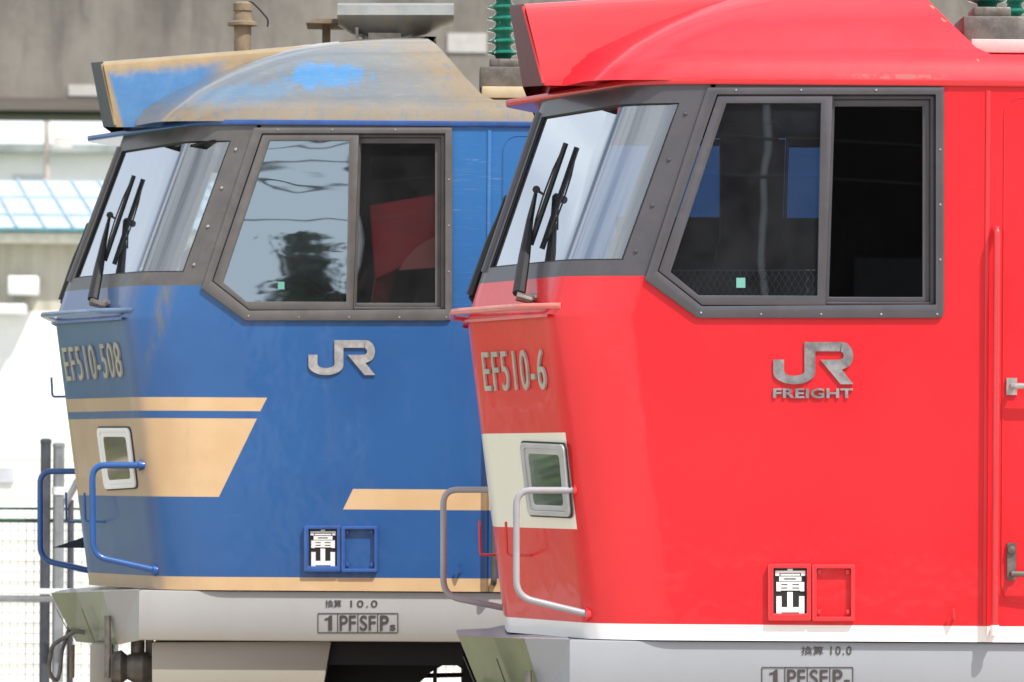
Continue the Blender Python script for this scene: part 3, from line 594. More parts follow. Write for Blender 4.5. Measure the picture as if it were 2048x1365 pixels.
    def hl(mirror):
        q = [hit(*p) for p in HQ]; cen = sum(q, Vector()) / 4
        sc = lambda f, o: fillet([cen + (p - cen) * f + n_ * o for p in q], [.035 * f] * 4, 5, True)
        mm = (lambda P: [Vector((p.x, FULL - p.y, p.z)) for p in P]) if mirror else (lambda P: P); nn = Vector((n_.x, -n_.y, n_.z)) if mirror else n_
        a = MB(); a.ring(mm(sc(1.0, .0)), mm(sc(.86, .0)), nn * .014); a.ring(mm(sc(.86, -.0)), mm(sc(.70, -.0)), nn * .008); h = a.build('headlight', PALEFRAME if kind == 'red' else WHITEPAINT, root, bevel=.003)
        MB().ring(mm(sc(1.045, .0015)), mm(sc(1.0, .0015)), nn * .003).build('seal', BLACK, h)
        MB().prism(mm(sc(.72, .004)), nn * .003).build('lens', LENS if kind == 'red' else WARMLENS, h)
        for f in (.30, .70):
            a_, b_ = q[0].lerp(q[3], f), q[1].lerp(q[2], f); c_ = a_.lerp(b_, .5); c_ = Vector((c_.x, FULL - c_.y, c_.z)) if mirror else c_
            l_ = MB().lathe([(.052, .0), (.040, -.012), (.012, -.016), (.010, -.004), (.001, -.002)], (0, 0, 0), 'Z', 18); qd = nn.to_track_quat('Z', 'Y'); l_.v = [qd @ v + c_ + nn * .0 for v in l_.v]
            l_.build('lamp', CHROME, h)
        MB().prism(mm(sc(.72, -.022)), nn * .003).build('lamp_plate', plain('lamp_back', (.22, .22, .17), .3, .3) if not mirror else DARK, h)
    hl(False); hl(True)
    # ---- number lettering on the front
    if kind == 'red': word, q = 'EF510-6', ((973, 783), (1096, 779), (965, 704))
    else: word, q = 'EF510-508', ((136, 763), (248, 754), (125, 695))
    nl = MB(); f3 = [hit(*p) for p in q]; nn = facet_n(2.3, tip)
    text_on(nl, word, f3[0], f3[1], f3[2], nn, .010, .001, 1.16, .002); nl.build('number_lettering', DULLCHROME, root, smooth=0)
    # ---- emblem
    em = MB(); e0, e1 = ((1544.5, 684.5), (1704.7, 769)) if kind == 'red' else ((615.2, 680.8), (748.6, 750.6))
    k = (e1[0] - e0[0]) / 820.0; kz = (e1[1] - e0[1]) / 432.0     # emblem drawn on a 820 x 432 grid
    E = lambda x, y: fn(e0[0] + x * k, e0[1] + y * kz, -.002)
    jo = [(0, 180), (0, 330)] ; arc = lambda cx, cy, rx, ry, a0, a1, n=10: [(cx + rx * math.cos(R(a0 + (a1 - a0) * q / n)), cy + ry * math.sin(R(a0 + (a1 - a0) * q / n))) for q in range(n + 1)]
    left = [(0, 180)] + arc(215, 310, 215, 125, 180, 90, 8) + arc(215, 310, 215, 125, 90, 0, 8)
    inner = arc(215, 290, 105, 52, 0, 90, 6)[0:] + arc(215, 290, 105, 52, 90, 180, 6)[1:] + [(110, 180)]
    jpoly = left + [(430, 100), (320, 0)] + inner
    # J built as strips, then the bar, bowl and leg of the R
    jp_o = [(0, 180)] + arc(215, 310, 215, 122, 180, 0, 18) + [(430, 95)]; jp_i = [(110, 180)] + arc(215, 295, 105, 50, 180, 0, 18) + [(318, 0)]
    for a in range(len(jp_o) - 1): em.prism([E(*jp_o[a]), E(*jp_o[a + 1]), E(*jp_i[a + 1]), E(*jp_i[a])], (0, -.008, 0))
    ro = [(318, 0), (700, 0)] + arc(700, 140, 118, 140, -90, 55, 12); ri = [(430, 95), (690, 95)] + arc(680, 138, 42, 43, -90, 90, 12)
    while len(ri) < len(ro): ri.append(ri[-1])
    while len(ro) < len(ri): ro.append(ro[-1])
    for a in range(len(ro) - 1): em.prism([E(*ro[a]), E(*ro[a + 1]), E(*ri[a + 1]), E(*ri[a])], (0, -.008, 0))
    em.prism([E(480, 181), E(680, 181), E(765, 256), E(700, 283), E(820, 432), E(690, 432)], (0, -.008, 0))
    em.build('emblem', POLISHED if kind == 'red' else CHROME, root, smooth=0)
    if kind == 'red':
        fl = MB(); text_on(fl, 'FREIGHT', fn(1544, 797), fn(1703.5, 797), fn(1544, 777), (0, -1, 0), .008, .03, 1.05, .002); fl.build('wordmark', POLISHED, root, smooth=0)
    # ---- depot name boards
    if kind == 'red': fx, fy, fs = 1533.2, 1127.6, 1 / 4.79
    else: fx, fy, fs = 606.1, 1051.3, 1 / 5.248 * (4.79 / 4.79) * .916 * 1.0
    if kind == 'red': K = lambda x, y, d=0.0: fn(fx + (x - 255) * fs, fy + (y - 228) * fs, d)
    else:
        kx, ky = (754 - 606.1) / (1090 - 255), (1145.3 - 1051.3) / (780 - 228); K = lambda x, y, d=0.0: fn(fx + (x - 255) * kx, fy + (y - 228) * ky, d)
    for o4, i4, full in (((255, 228, 670, 775), (308, 272, 628, 705), True), ((677, 234, 1090, 780), (722, 275, 1050, 735), False)):
        rc = lambda b4: [K(b4[0], b4[3]), K(b4[2], b4[3]), K(b4[2], b4[1]), K(b4[0], b4[1])]
        h = MB(); h.ring(fillet(rc(o4), .010, 4, True), fillet(rc(i4), .004, 4, True), (0, -.026, 0)); ho = h.build('name_board_holder', M['trim'], root, bevel=.003)
        if full:
            bp = MB(); bp.prism([p + Vector((0, -.004, 0)) for p in rc((300, 264, 636, 713))], (0, -.004, 0)); bp.build('name_board', BLACK, ho)
            kb = MB(); y_ = -.0085
            for a, b2, c, d in ((445, 278, 495, 297), (328, 296, 615, 318), (328, 318, 368, 345), (575, 318, 615, 345), (378, 326, 564, 343), (365, 352, 412, 397), (525, 352, 578, 397), (412, 352, 525, 368), (412, 382, 525, 397),
                                (338, 404, 605, 424), (338, 468, 605, 485), (338, 424, 385, 468), (445, 424, 490, 468), (556, 424, 605, 468), (385, 436, 445, 456), (490, 436, 556, 456), (338, 485, 380, 493), (565, 485, 605, 493),
                                (442, 500, 495, 645), (338, 540, 388, 645), (555, 540, 607, 645), (338, 645, 607, 695), (338, 695, 386, 710), (557, 695, 607, 710)):
                kb.prism([K(a, d) + Vector((0, y_, 0)), K(c, d) + Vector((0, y_, 0)), K(c, b2) + Vector((0, y_, 0)), K(a, b2) + Vector((0, y_, 0))], (0, -.004, 0))
            kb.build('characters', WHITEPAINT, ho, smooth=0)
        else:
            for cx_, cy_ in ((748, 305), (1022, 308), (745, 690), (1025, 690)):
                p = K(cx_, cy_); MB().box((p.x - .008, -.014, p.z - .010), (p.x + .008, .002, p.z + .010)).build('clip', M['trim'], ho, bevel=.003)
    # ---- stencilled data on the underframe
    yk = .018
    if kind == 'red': t1 = ((1601, 1310), (1645, 1310), (1601, 1293)); t2 = ((1659, 1310), (1701, 1310), (1659, 1293)); bx = (1521.8, 1703.8, 1334.5, 1378); dv = (1568, 1613, 1658)
    else: t1 = ((649, 1215), (681, 1215), (649, 1200)); t2 = ((699, 1215), (753, 1215), (699, 1201)); bx = (634, 794, 1226.5, 1266.5); dv = (673.5, 714, 753.5)
    U = lambda px, py: fn(px, py, yk)
    mk = MB()
    for wd, t, ofs in (('換算', t1, .0), ('10.0', t2, .006)): text_on(mk, wd, U(*t[0]), U(*t[1]), U(*t[2]), (0, -1, 0), .0015, ofs, 1.25 if wd != '換算' else 1.0)
    H = bx[3] - bx[2]; cells = [bx[0]] + list(dv) + [bx[1]]; cw = cells[2] - cells[1]
    ln = lambda x0, y0, x1, y1: mk.prism([U(x0, y1), U(x1, y1), U(x1, y0), U(x0, y0)], (0, -.0015, 0))
    th = 1.6 * (1.0 if kind == 'blue' else 1.15)
    ln(bx[0], bx[2], bx[1], bx[2] + th); ln(bx[0], bx[3] - th, bx[1], bx[3])
    for x in cells: ln(x - th * .5, bx[2] + th, x + th * .5, bx[3] - th)
    a, b2 = bx[2] + H * .12, bx[3] - H * .12
    ox = cells[0] + cw * .34; mk.prism([U(ox + cw * u, a + (b2 - a) * w_) for u, w_ in ((0, .19), (.14, .16), (.26, 0), (.36, 0), (.36, 1), (.17, 1), (.17, .29), (0, .32))], (0, -.0015, 0))
    for wd, ci, f0, f1, ya, yb2, of in (('PF', 1, .10, .90, a, b2, .012), ('SF', 2, .10, .90, a, b2, .012), ('P', 3, .12, .55, a, b2, .02), ('s', 3, .60, .88, b2 - H * .30, b2, .02)):
        x0, x1 = cells[ci] + (cells[ci + 1] - cells[ci]) * f0, cells[ci] + (cells[ci + 1] - cells[ci]) * f1
        text_on(mk, wd, U(x0, yb2), U(x1, yb2), U(x0, ya), (0, -1, 0), .0015, of)
    mk.build('data_lettering', INK, root, smooth=0)
    # ---- handrails of the front
    rq = [(1152, 981), (1031, 981), (1031, 1194), (1176, 1229)]; ra = .13
    if kind == 'blue': rq2 = [(281, 931), (183, 931), (184, 1113), (310, 1141)]
    P = [fn(px, py, ra if k not in () else .1) for k, (px, py) in enumerate(rq if kind == 'red' else rq2)]
    rr_ = .0143 if kind == 'red' else .0165
    hr = MB(); hr.tube(fillet([P[0] + Vector((.03, 0, 0)), P[0], P[1], P[2], P[3], P[3] + Vector((.03, 0, -.006))], [0, 0, .065, .07, 0, 0], 8), rr_, 12)
    hr.build('front_handrail', M['rail'], root, smooth=60)
    if True:
        for p in (P[0], P[3]): MB().lathe([(.03, -.012), (.024, .0), (.018, .02), (.018, .03)][::-1], p, 'X', 12).build('rail_foot', M['trim'], root)
    fq = [(1010, 980), (885, 980), (885, 1192), (1010, 1217)] if kind == 'red' else [(150, 943), (79, 943), (79, 1120), (178, 1142)]
    P = [fn(px, py, 1.78) for px, py in fq]
    hr = MB(); hr.tube(fillet([P[0] + Vector((.3, 0, 0)), P[0], P[1], P[2], P[3], P[3] + Vector((.3, 0, -.06))], [0, 0, .065, .075, 0, 0], 8), rr_, 12); hr.build('front_handrail', M['rail'], root, smooth=60)
    # handrail following the lip of the nose
    zl2 = at(1000, 622, .8).z; zl3 = zl2 - .028
    def lip(z, g, y0): 
        pl = [p for p in plan(z, tip, g) if p.y > y0]; return [Vector((p.x, p.y, z)) for p in pl]
    A = lip(zl2, .075, .17); far_ = [Vector((p.x, FULL - p.y, p.z)) for p in A[-2::-1]]
    st_ = Vector((crease(zl2) + .02, .10, zl2 + .0)); st2 = Vector((crease(zl3) + .0, .10, zl3))
    lr = MB(); lr.tube(fillet([st_] + A + far_ + [Vector((st_.x, FULL - st_.y, st_.z))], [0, .05] + [.03] * (len(A) + len(far_) - 1) + [0], 4), .0145, 10)
    B_ = lip(zl3, .03, .17); 
    lr.build('lip_rail', M['lip'], root, smooth=60)
    lp = MB(); g0 = plan(Z_LIP, tip, .0); g1 = plan(Z_LIP, tip, .022)
    lo = [Vector((p.x, p.y, Z_LIP - .014)) for p in g1 if p.y > .1]; hi = [Vector((p.x, p.y, Z_LIP - .002)) for p in g1 if p.y > .1]; inn = [Vector((p.x + .01, p.y, Z_LIP - .002)) for p in g0 if p.y > .1][-len(lo):]
    lp.loft([lo, hi, inn]); lp.loft([[Vector((p.x, FULL - p.y, p.z)) for p in r_] for r_ in (lo, hi, inn)]); lp.build('nose_lip', M['trim'], root)
    # ---- wipers
    if kind == 'red': wb, wk, wj, b0, b1 = (1036, 588), (1058, 440), (1071, 380), (1060, 490), (1130, 287)
    else: wb, wk, wj, b0, b1 = (184, 600), (207, 480), (218, 431), (208, 522), (266, 352)
    wp = MB(); p0, p1, p2 = hit(*wb, .06), hit(*wk, .045), hit(*wj, .03)
    wp.tube([p0, p0.lerp(p1, .5), p1, p2], [.028, .025, .015, .007], 8); wpo = wp.build('wiper', BLACK, root)
    ar = MB(); ar.tube([hit(*wb, .08) + Vector((-.01, 0, -.01)), hit(wb[0] + 22, wb[1] + 12, .03), hit(wb[0] + 30, wb[1] + 6, .0)], [.02, .018, .018], 8); ar.lathe([(.012, -.03), (.02, -.02), (.02, .03), (.012, .04)], hit(wb[0] + 22, wb[1] + 8, .02), 'X', 10); ar.build('pivot', STEEL, wpo)
    q0, q1 = hit(*b0, .014), hit(*b1, .014); mid = p2
    bd = MB(); bd.tube([q0, q0.lerp(q1, .5), q1], .012, 6); bd.tube([hit(*wj, .05) + Vector((.0, -.02, 0)), hit(*wj, .045) + Vector((0, .03, .003))], .017, 8)
    f1 = [q0.lerp(q1, .04) + n_ * .004, q0.lerp(q1, .25) + n_ * .018, q0.lerp(q1, .5) + n_ * .022, q0.lerp(q1, .75) + n_ * .018, q0.lerp(q1, .96) + n_ * .004]; bd.tube(f1, .004, 6); bd.tube([p2, q0.lerp(q1, .5) + n_ * .022], .006, 6)
    bd.tube([p1 + Vector((0, -.03, 0)), p2 + Vector((0, -.03, 0))], .004, 6); bd.build('blade', BLACK, wpo)
    # the far one leans on the far half of the glass
    if kind == 'red': fa, fb_ = (942, 592), (1008, 398)
    else: fa, fb_ = (124, 602), (172, 452)
    a, b2 = fn(*fa, 1.72), fn(*fb_, 1.72); fwp = MB(); fwp.tube([a, a.lerp(b2, .55), a.lerp(b2, .8), b2], [.027, .021, .010, .006], 8); fwp.tube([b2 + Vector((0, 0, .0)), b2 + Vector((.03, .02, -.012))], .018, 8)
    fwp.tube([a, a + Vector((.02, .02, -.03)), a + Vector((.07, .05, -.03))], .018, 8); fwp.build('wiper', BLACK, root)
    # ---- little lamp hooks on the nose
    H_ = [((1010, 1044), (1012, 1110), (1060, 1111))] if kind == 'red' else [((167, 986), (169, 1043), (208, 1044))]
    for h3 in H_:
        b3 = hit(*h3[2]); e = fn(*h3[1], b3.y); t3 = fn(*h3[0], b3.y); MB().tube(fillet([b3, e, t3], [0, .015, 0], 4), .006, 8).build('lamp_hook', M['trim'], root)
    F_ = [((957, 1042), (959, 1110), (1030, 1111))] if kind == 'red' else [((130, 985), (131, 1044), (190, 1045)), ((101, 755), (103, 794), (170, 793))]
    for h3 in F_: MB().tube(fillet([fn(*h3[2], 1.9), fn(*h3[1], 1.9), fn(*h3[0], 1.9)], [0, .015, 0], 4), .006, 8).build('lamp_hook', M['trim'], root)
    if kind == 'blue':
        sp = MB(); P = [fn(103, 1096, 1.6), fn(176, 1072, 1.9), fn(176, 1096, 1.5)]; P = [fn(103, 1096, 1.62), fn(176, 1071, 1.62), fn(200, 1072, 1.62), fn(200, 1097, 1.62)]; sp.prism(P, (0, .03, 0)); sp.build('step_plate', M['hoodface'], root)  # shade and dirt of the plate both put into its dark colour
    # ---- side: cab door with rounded recess, grab rail, handles, drain hook
    xd = RB(1970, 700).x; dz0, dz1 = zpx(1203), zpx(190); dx0, dx1 = RB(2003, 700).x, RB(2003, 700).x + .62
    dr = MB(); rc2 = [Vector((dx0, 0, dz0)), Vector((dx1, 0, dz0)), Vector((dx1, 0, dz1)), Vector((dx0, 0, dz1))]
    g2 = .004; oo = fillet(rc2, .085, 8, True); ii = fillet([rc2[0] + Vector((g2, 0, g2)), rc2[1] + Vector((-g2, 0, g2)), rc2[2] + Vector((-g2, 0, -g2)), rc2[3] + Vector((g2, 0, -g2))], .082, 8, True)
    dr.ring(oo, ii, (0, -.006, 0)); do = dr.build('cab_door', M['body'], root, bevel=.002)
    MB().prism([p + Vector((0, -.001, 0)) for p in ii], (0, -.002, 0)).build('door_leaf', M['body'], do)
    hb = MB(); p = RB(2021, 773); hb.box((p.x - .022, -.016, p.z - .036), (p.x + .022, -.002, p.z + .034)); hb.tube([(p.x, -.016, p.z), (p.x, -.06, p.z), (p.x + .04, -.065, p.z), (p.x + .5, -.065, p.z)], .0125, 10); hb.build('grab_handle', CHROME, do, bevel=0)
    lt = MB(); p = RB(2021, 1124); lt.box((p.x - .019, -.018, p.z - .075), (p.x + .017, -.002, p.z + .078)); q = RB(2021, 1148); lt.tube([(q.x, -.02, q.z), (q.x, -.06, q.z), (q.x + .12, -.065, q.z)], .012, 10)
    q = RB(2020, 1100); lt.lathe([(.018, -.018), (.016, -.028), (.004, -.032)], (q.x, 0, q.z), 'Y', 12); lt.build('latch', STEEL, do)
    # panel step beside the door
    ps = MB(); xx = RB(1967, 700).x; ps.prism([(xx, -.0, Z_BOT + .001), (xx + .018, -.0, Z_BOT + .001), (xx + .018, -.0, zpx(178)), (xx, -.0, zpx(178))], (0, -.007, 0)); ps.build('panel_seam', M['body'], root, bevel=.002)
    gb = MB(); a = RB(1990, 458); b2 = RB(1990, 1262); xg = a.x
    gb.tube(fillet([(xg - .004, .0, a.z), (xg, -.055, a.z - .005), (xg, -.055, b2.z), (xg - .0, -.0, b2.z - .002)], [0, .045, .02, 0], 6), .0155, 12); gb.build('grab_rail', M['trim'] if kind == 'red' else plain('dirty_rail', (.10, .09, .08), .6, vary=.3), root, smooth=60)
    if kind == 'red':
        MB().tube([(xg, -.055, zpx(1247)), (xg, -.055, zpx(1268))], .0185, 12).build('rail_end', WHITEPAINT, root)
    dh = MB(); p = RB(1905, 1232); dh.tube([(p.x, 0, p.z - .012), (p.x, -.03, p.z - .012), (p.x - .005, -.035, p.z + .03)], .007, 8); dh.build('drain_hook', M['trim'], root)
    # ---- roof gear: insulators on a tray behind the dome, horn cowl, pipes
    K2 = atb
    tr_ = MB(); a, b2 = K2(962, 196, .35), K2(962, 173, .35); tr_.box((a.x, .35, a.z), (X_END - 1.5, FULL - .35, b2.z)); tr_.build('roof_tray', M['tray'], root, bevel=.004)
    for i in range(3):
        xi = K2(1005, 130, .75).x + i * 1.3; zb = K2(1005, 172, .75).z - .002
        bs = MB(); bs.box((xi - .12, .62, zb - .02), (xi + .20, 1.02, zb + .09)); bs.box((xi - .07, .68, zb + .09), (xi + .09, .92, zb + .135))
        io = bs.build('insulator', STEEL, root, bevel=.008)
        pr = [(.03, 0)]
        for q in range(9): z_ = .01 + q * .058; pr += [(.040, z_), (.046, z_ + .012), (.084, z_ + .022), (.085, z_ + .028), (.050, z_ + .042)]
        pr.append((.03, .53)); MB().lathe(pr, (xi, .80, zb + .135), 'Z', 24).build('shed_stack', INSUL, io, smooth=50)
        MB().box((xi - .07, .72, zb + .66), (xi + .35, .88, zb + .70)).build('busbar', STEEL, io)
    # horn cowl: a trough standing on a bracket above the crest
    yc = 1.0; ca = K2(672, 4, yc); cb2 = K2(908, 4, yc)
    q = lambda px, py, y: K2(px, py, y)
    s_rows = []
    for px_, bot in ((673, 40), (700, 58), (735, 70), (800, 71), (850, 58), (880, 46), (906, 40)):
        xx = q(px_, 4, yc).x; zt2 = q(px_, 4, yc).z; zm = q(px_, 38, yc).z; zb2 = min(zm - .002, q(px_, bot, yc).z)
        s_rows.append([Vector((xx, yc + .35, zt2)), Vector((xx, yc + .08, zt2)), Vector((xx, yc + .02, zt2 - .015)), Vector((xx, yc, zm + .02)), Vector((xx, yc + .015, zm)), Vector((xx, yc + .10, zb2)), Vector((xx, yc + .35, zb2))])
    cw_ = MB(); cw_.loft(s_rows, close=True); cw_.add(s_rows[0], [tuple(range(7))]); cw_.add(s_rows[-1], [tuple(range(7))])
    cw_.build('horn_cowl', M['tray'] if kind == 'red' else plain('pale_grey_cowl', (.21, .225, .225), .45, coat=.1, vary=.2, scale=4, dirt=(.32, .26, .16), damt=.45), root, smooth=35)
    bk2 = MB(); p = q(708, 72, 1.05); bk2.box((q(735, 70, 1).x, 1.0, q(735, 80, 1).z), (q(800, 70, 1).x, 1.3, q(735, 66, 1).z)); bk2.box((q(709, 70, 1).x, 1.0, q(709, 82, 1).z), (q(715, 70, 1).x, 1.1, q(709, 55, 1).z)); bk2.box((q(722, 70, 1).x, 1.1, q(709, 82, 1).z), (q(727, 70, 1).x, 1.2, q(709, 55, 1).z)); bk2.build('cowl_bracket', STEEL, root)
    pl_ = MB(); c = q(483, 110, 1.2); zz = lambda py: q(483, py, 1.2).z; pl_.lathe([(.045, zz(110)), (.045, zz(52)), (.078, zz(52)), (.078, zz(46)), (.05, zz(42)), (.043, zz(24)), (.05, zz(22)), (.05, zz(8)), (.03, zz(4))], (c.x, 1.2, 0), 'Z', 20); pl_.build('whistle_pipe', RUSTPLATE if kind == 'blue' else M['trim'], root, smooth=40)
    cb3 = MB(); cb3.tube(fillet([q(485, 10, 1.2), q(500, 2, 1.2), q(520, 22, 1.2), q(535, 40, 1.2), q(533, 54, 1.2)], [0, .03, .05, .03, 0], 5), .005, 6); cb3.build('cable', BLACK, root)
    tp = MB(); tp.box((q(643, 60, 1.5).x, 1.45, q(643, 100, 1.5).z), (q(659, 60, 1.5).x, 1.55, q(643, 48, 1.5).z)); tp.prism([q(610, 46, 1.3), q(630, 38, 1.3), q(690, 38, 1.3), q(700, 48, 1.3)], (0, .4, 0)); tp.build('roof_stand', RUSTPLATE, root)
    return root

build_loco('red', (0, 0, 0), 'red electric locomotive with charcoal window frames and white sill stripe')
build_loco('blue', (DX, DY, DZ), 'blue electric locomotive with tan stripes and rust stained roof, behind the red one')

# ------------------------------------------------------------------ ground and track
def ground_mat():
    m, nt, b = new('ground', .9); v, x, y, z = coords(nt)
    n1 = noise(nt, v, .35, 6); n2 = noise(nt, v, 14, 6, .7)
    conc = mix(nt, rng(nt, n1, .3, .7), (.44, .43, .40), (.52, .51, .48))
    bal = mix(nt, rng(nt, n2, .35, .65), (.34, .295, .24), (.54, .48, .41))
    c = mix(nt, rng(nt, mth(nt, 'ADD', y, mth(nt, 'MULTIPLY', n1, .8)), 9.6, 9.8), bal, conc)
    gcol = mix(nt, rng(nt, noise(nt, v, 2.5, 8, .7), .35, .65), (.05, .10, .02), (.16, .24, .06))
    c = mix(nt, mth(nt, 'MULTIPLY', rng(nt, mth(nt, 'ADD', x, mth(nt, 'MULTIPLY', n1, 1.5)), -8.6, -9.2), rng(nt, y, -6, -5)), c, gcol)
    nt.links.new(c, b.inputs['Base Color']); bump(nt, b, n2, .5, .03); return m
gm = MB(); N = 8
gm.add([(-1500, -400, -.18), (1500, -400, -.18), (1500, 2500, -.18), (-1500, 2500, -.18)], [(0, 1, 2, 3)]); tag(gm.build('ground', ground_mat(), None, smooth=0), kind='structure')
RAILM = plain('rail_steel', (.16, .11, .08), .6, .5, vary=.3); SLP = plain('sleeper_concrete', (.34, .32, .29), .9, bumpy=.2)
for k in range(2):
    ox, oy, oz = (0, 0, 0) if k == 0 else (DX, DY, DZ); tr_ = empty('railway_track', (ox, oy + HW, oz - .18)); tag(tr_, ('nearer' if k == 0 else 'farther') + ' railway track under the ' + ('red' if k == 0 else 'blue') + ' locomotive', 'track', 'railway tracks', 'structure')
    for sgn in (-.5335, .5335): MB().prism([(-20, sgn - .065, .03), (-20, sgn + .065, .03), (-20, sgn + .01, .06), (-20, sgn + .01, .14), (-20, sgn + .033, .145), (-20, sgn + .033, .18), (-20, sgn - .033, .18), (-20, sgn - .033, .145), (-20, sgn - .01, .14), (-20, sgn - .01, .06)], (45, 0, 0)).build('rail', RAILM, tr_)
    sl2 = MB()
    for i in range(75): sl2.box((-20 + i * .6, -1.0, -.3), (-19.76 + i * .6, 1.0, .03))
    sl2.build('sleepers', SLP, tr_, smooth=0)

# ------------------------------------------------------------------ fence, posts and guard rail behind the tracks
FY = 12.0
WHITE = plain('white_painted_steel', (.80, .81, .82), .45, vary=.05); GREENW = plain('green_wire', (.03, .10, .06), .5)
GALV = plain('galvanised_steel', (.30, .31, .32), .42, .35, vary=.3, scale=3, dirt=(.16, .15, .14), damt=.5); DGALV = plain('dark_steel_post', (.08, .085, .10), .5, .3, vary=.3)
zf = lambda py: at(100, py, FY).z; xf = lambda px: at(px, 1000, FY).x
fence = empty('mesh_fence', (0, FY, -.18)); tag(fence, 'white wire mesh fence with green top wires behind the blue locomotive', 'fence')
fl_ = Vector((0, FY, -.18)); F = lambda x, z, y=0.0: Vector((x, y, z + .18))
ms = MB(); x_ = -14.0
while x_ < 14: 
    ms.box(F(x_ - .0021, .02, -.0021), F(x_ + .0021, zf(1042), .0021)); x_ += .0505
z_ = .06
while z_ < zf(1050): ms.box(F(-14, z_ - .0021, .0022), F(14, z_ + .0021, .0064)); z_ += .0655
ms.build('wire_mesh', plain('galvanised_wire', (.42, .44, .47), .5), fence, smooth=0)
gw = MB(); gw.tube([F(-14, zf(1018)), F(14, zf(1018))], .008, 6); gw.tube([F(-14, zf(1042)), F(14, zf(1042))], .013, 6)
xx = -14
while xx < 14: gw.box(F(xx - .0012, zf(1040), -.001), F(xx + .0012, zf(1018), .001)); xx += .05
gw.build('top_wire', GREENW, fence, smooth=0)
for k in range(-6, 7):
    xp = xf(90) + k * 2.1 - .9; MB().tube([F(xp, 0, .04), F(xp, zf(1010), .04)], .024, 10).build('fence_post', GALV, fence)
wr = empty('guard_rail', (0, FY - .35, -.18)); tag(wr, 'white steel guard rail running in front of the mesh fence', 'railing')
zr = at(60, 1182, FY - .35).z + .18
MB().box((-14, -.02, zr - .022), (14, .02, zr + .014)).build('top_bar', WHITE, wr, bevel=.004); MB().box((-14, -.012, zr - .07), (14, .012, zr - .03)).build('lower_bar', GALV, wr, bevel=.004)
for k in range(-5, 6): MB().tube([(k * 2.6 - 1.6, 0, 0), (k * 2.6 - 1.6, 0, zr - .022)], .022, 10).build('rail_post', WHITE, wr)
for px, top, r_, mt, lb in ((90, 882, .033, DGALV, 'dark steel post with flat cap, left one of the pair beside the fence'), (116, 890, .036, GALV, 'galvanised steel post with angled brace, right one of the pair beside the fence')):
    yy = FY - .12; p = at(px, top, yy); po = empty('steel_post', (p.x, yy, -.18)); tag(po, lb, 'post', 'pair of steel posts by the fence')
    MB().tube([(0, 0, 0), (0, 0, p.z + .17)], r_, 16).build('shaft', mt, po, smooth=60); MB().lathe([(.0, 0), (r_ + .004, 0), (r_ + .004, .02), (r_ * .7, .03)], (0, 0, p.z + .165), 'Z', 16).build('cap', mt, po)
    if px == 116:
        a = at(128, 1010, yy); b2 = at(168, 935, yy); MB().tube([(a.x - p.x, 0, a.z + .18), (b2.x - p.x, 0, b2.z + .18)], .022, 12).build('brace', GALV, po); MB().lathe([(r_ + .006, 0), (r_ + .006, .05)], (0, 0, at(116, 990, yy).z + .18), 'Z', 16).build('clamp', WHITE, po)
        MB().tube([(.075, .03, 0), (.075, .03, at(116, 1000, yy).z + .18)], .02, 10).build('stay', DGALV, po)

# ------------------------------------------------------------------ pale block wall
def block_mat():
    m, nt, b = new('pale_block_wall', .85); v, x, y, z = coords(nt); t = nt.nodes.new('ShaderNodeTexBrick')
    mp_ = nt.nodes.new('ShaderNodeMapping'); mp_.inputs['Rotation'].default_value = (R(90), 0, 0); nt.links.new(v, mp_.inputs[0]); nt.links.new(mp_.outputs[0], t.inputs['Vector'])
    t.inputs['Scale'].default_value = 1; t.inputs['Brick Width'].default_value = 3.2; t.inputs['Row Height'].default_value = .17; t.inputs['Mortar Size'].default_value = .012
    t.inputs['Color1'].default_value = (.82, .81, .76, 1); t.inputs['Color2'].default_value = (.80, .80, .76, 1); t.inputs['Mortar'].default_value = (.62, .63, .55, 1)
    nt.links.new(t.outputs[0], b.inputs['Base Color']); return m
BY = 22.0; zb = at(60, 884, BY).z
bw = MB().box((-7.5, BY, -.18), (40, BY + .2, zb)).build('block_wall', block_mat(), None, smooth=0); tag(bw, 'low pale concrete block wall behind the mesh fence', 'wall')
sg = MB().box((at(0, 935, BY).x - .1, BY - .03, at(0, 965, BY).z), (at(26, 935, BY).x, BY - .002, at(0, 936, BY).z)).build('notice_board', plain('pale_notice', (.5, .52, .56), .5), None, smooth=0); tag(sg, 'small blank grey notice board on the pale block wall', 'notice board')

# ------------------------------------------------------------------ shed with blue roof
SY = 45.0; shed = empty('shed', (-8, SY, -.18)); tag(shed, 'low shed with pale blue metal roof and beige corrugated wall, far left', 'shed')
L = lambda px, py, y: at(px, py, y) - Vector((-8, SY, -.18))
xw0, xw1 = -14.0, 12.0
def corr(name, col, col2):
    m, nt, b = new(name, .6); v, x, y, z = coords(nt); s_ = mth(nt, 'SINE', mth(nt, 'MULTIPLY', x, 26))
    nt.links.new(mix(nt, rng(nt, noise(nt, v, 1.2, 6, .6, (3, 1, .4)), .3, .7), col, col2), b.inputs['Base Color']); bump(nt, b, s_, .6, .02); return m
zw1 = L(60, 488, SY).z; zw0 = L(60, 622, SY).z
MB().box((xw0, 0, zw0), (xw1, 6, zw1)).build('wall', corr('beige_corrugated', (.46, .44, .36), (.54, .52, .44)), shed, smooth=0)
MB().box((xw0, -.02, 0), (xw1, 5.9, zw0 - .003)).build('plinth', plain('white_plinth', (.84, .84, .82), .7, vary=.03), shed, smooth=0)
MB().box((xw0 - .2, -.35, zw1), (xw1 + .2, 6.2, L(60, 468, SY).z)).build('fascia', plain('cream_fascia', (.72, .68, .58), .6), shed, smooth=0)
ze = L(60, 459, SY).z; zrg = L(60, 362, SY + 3.2).z
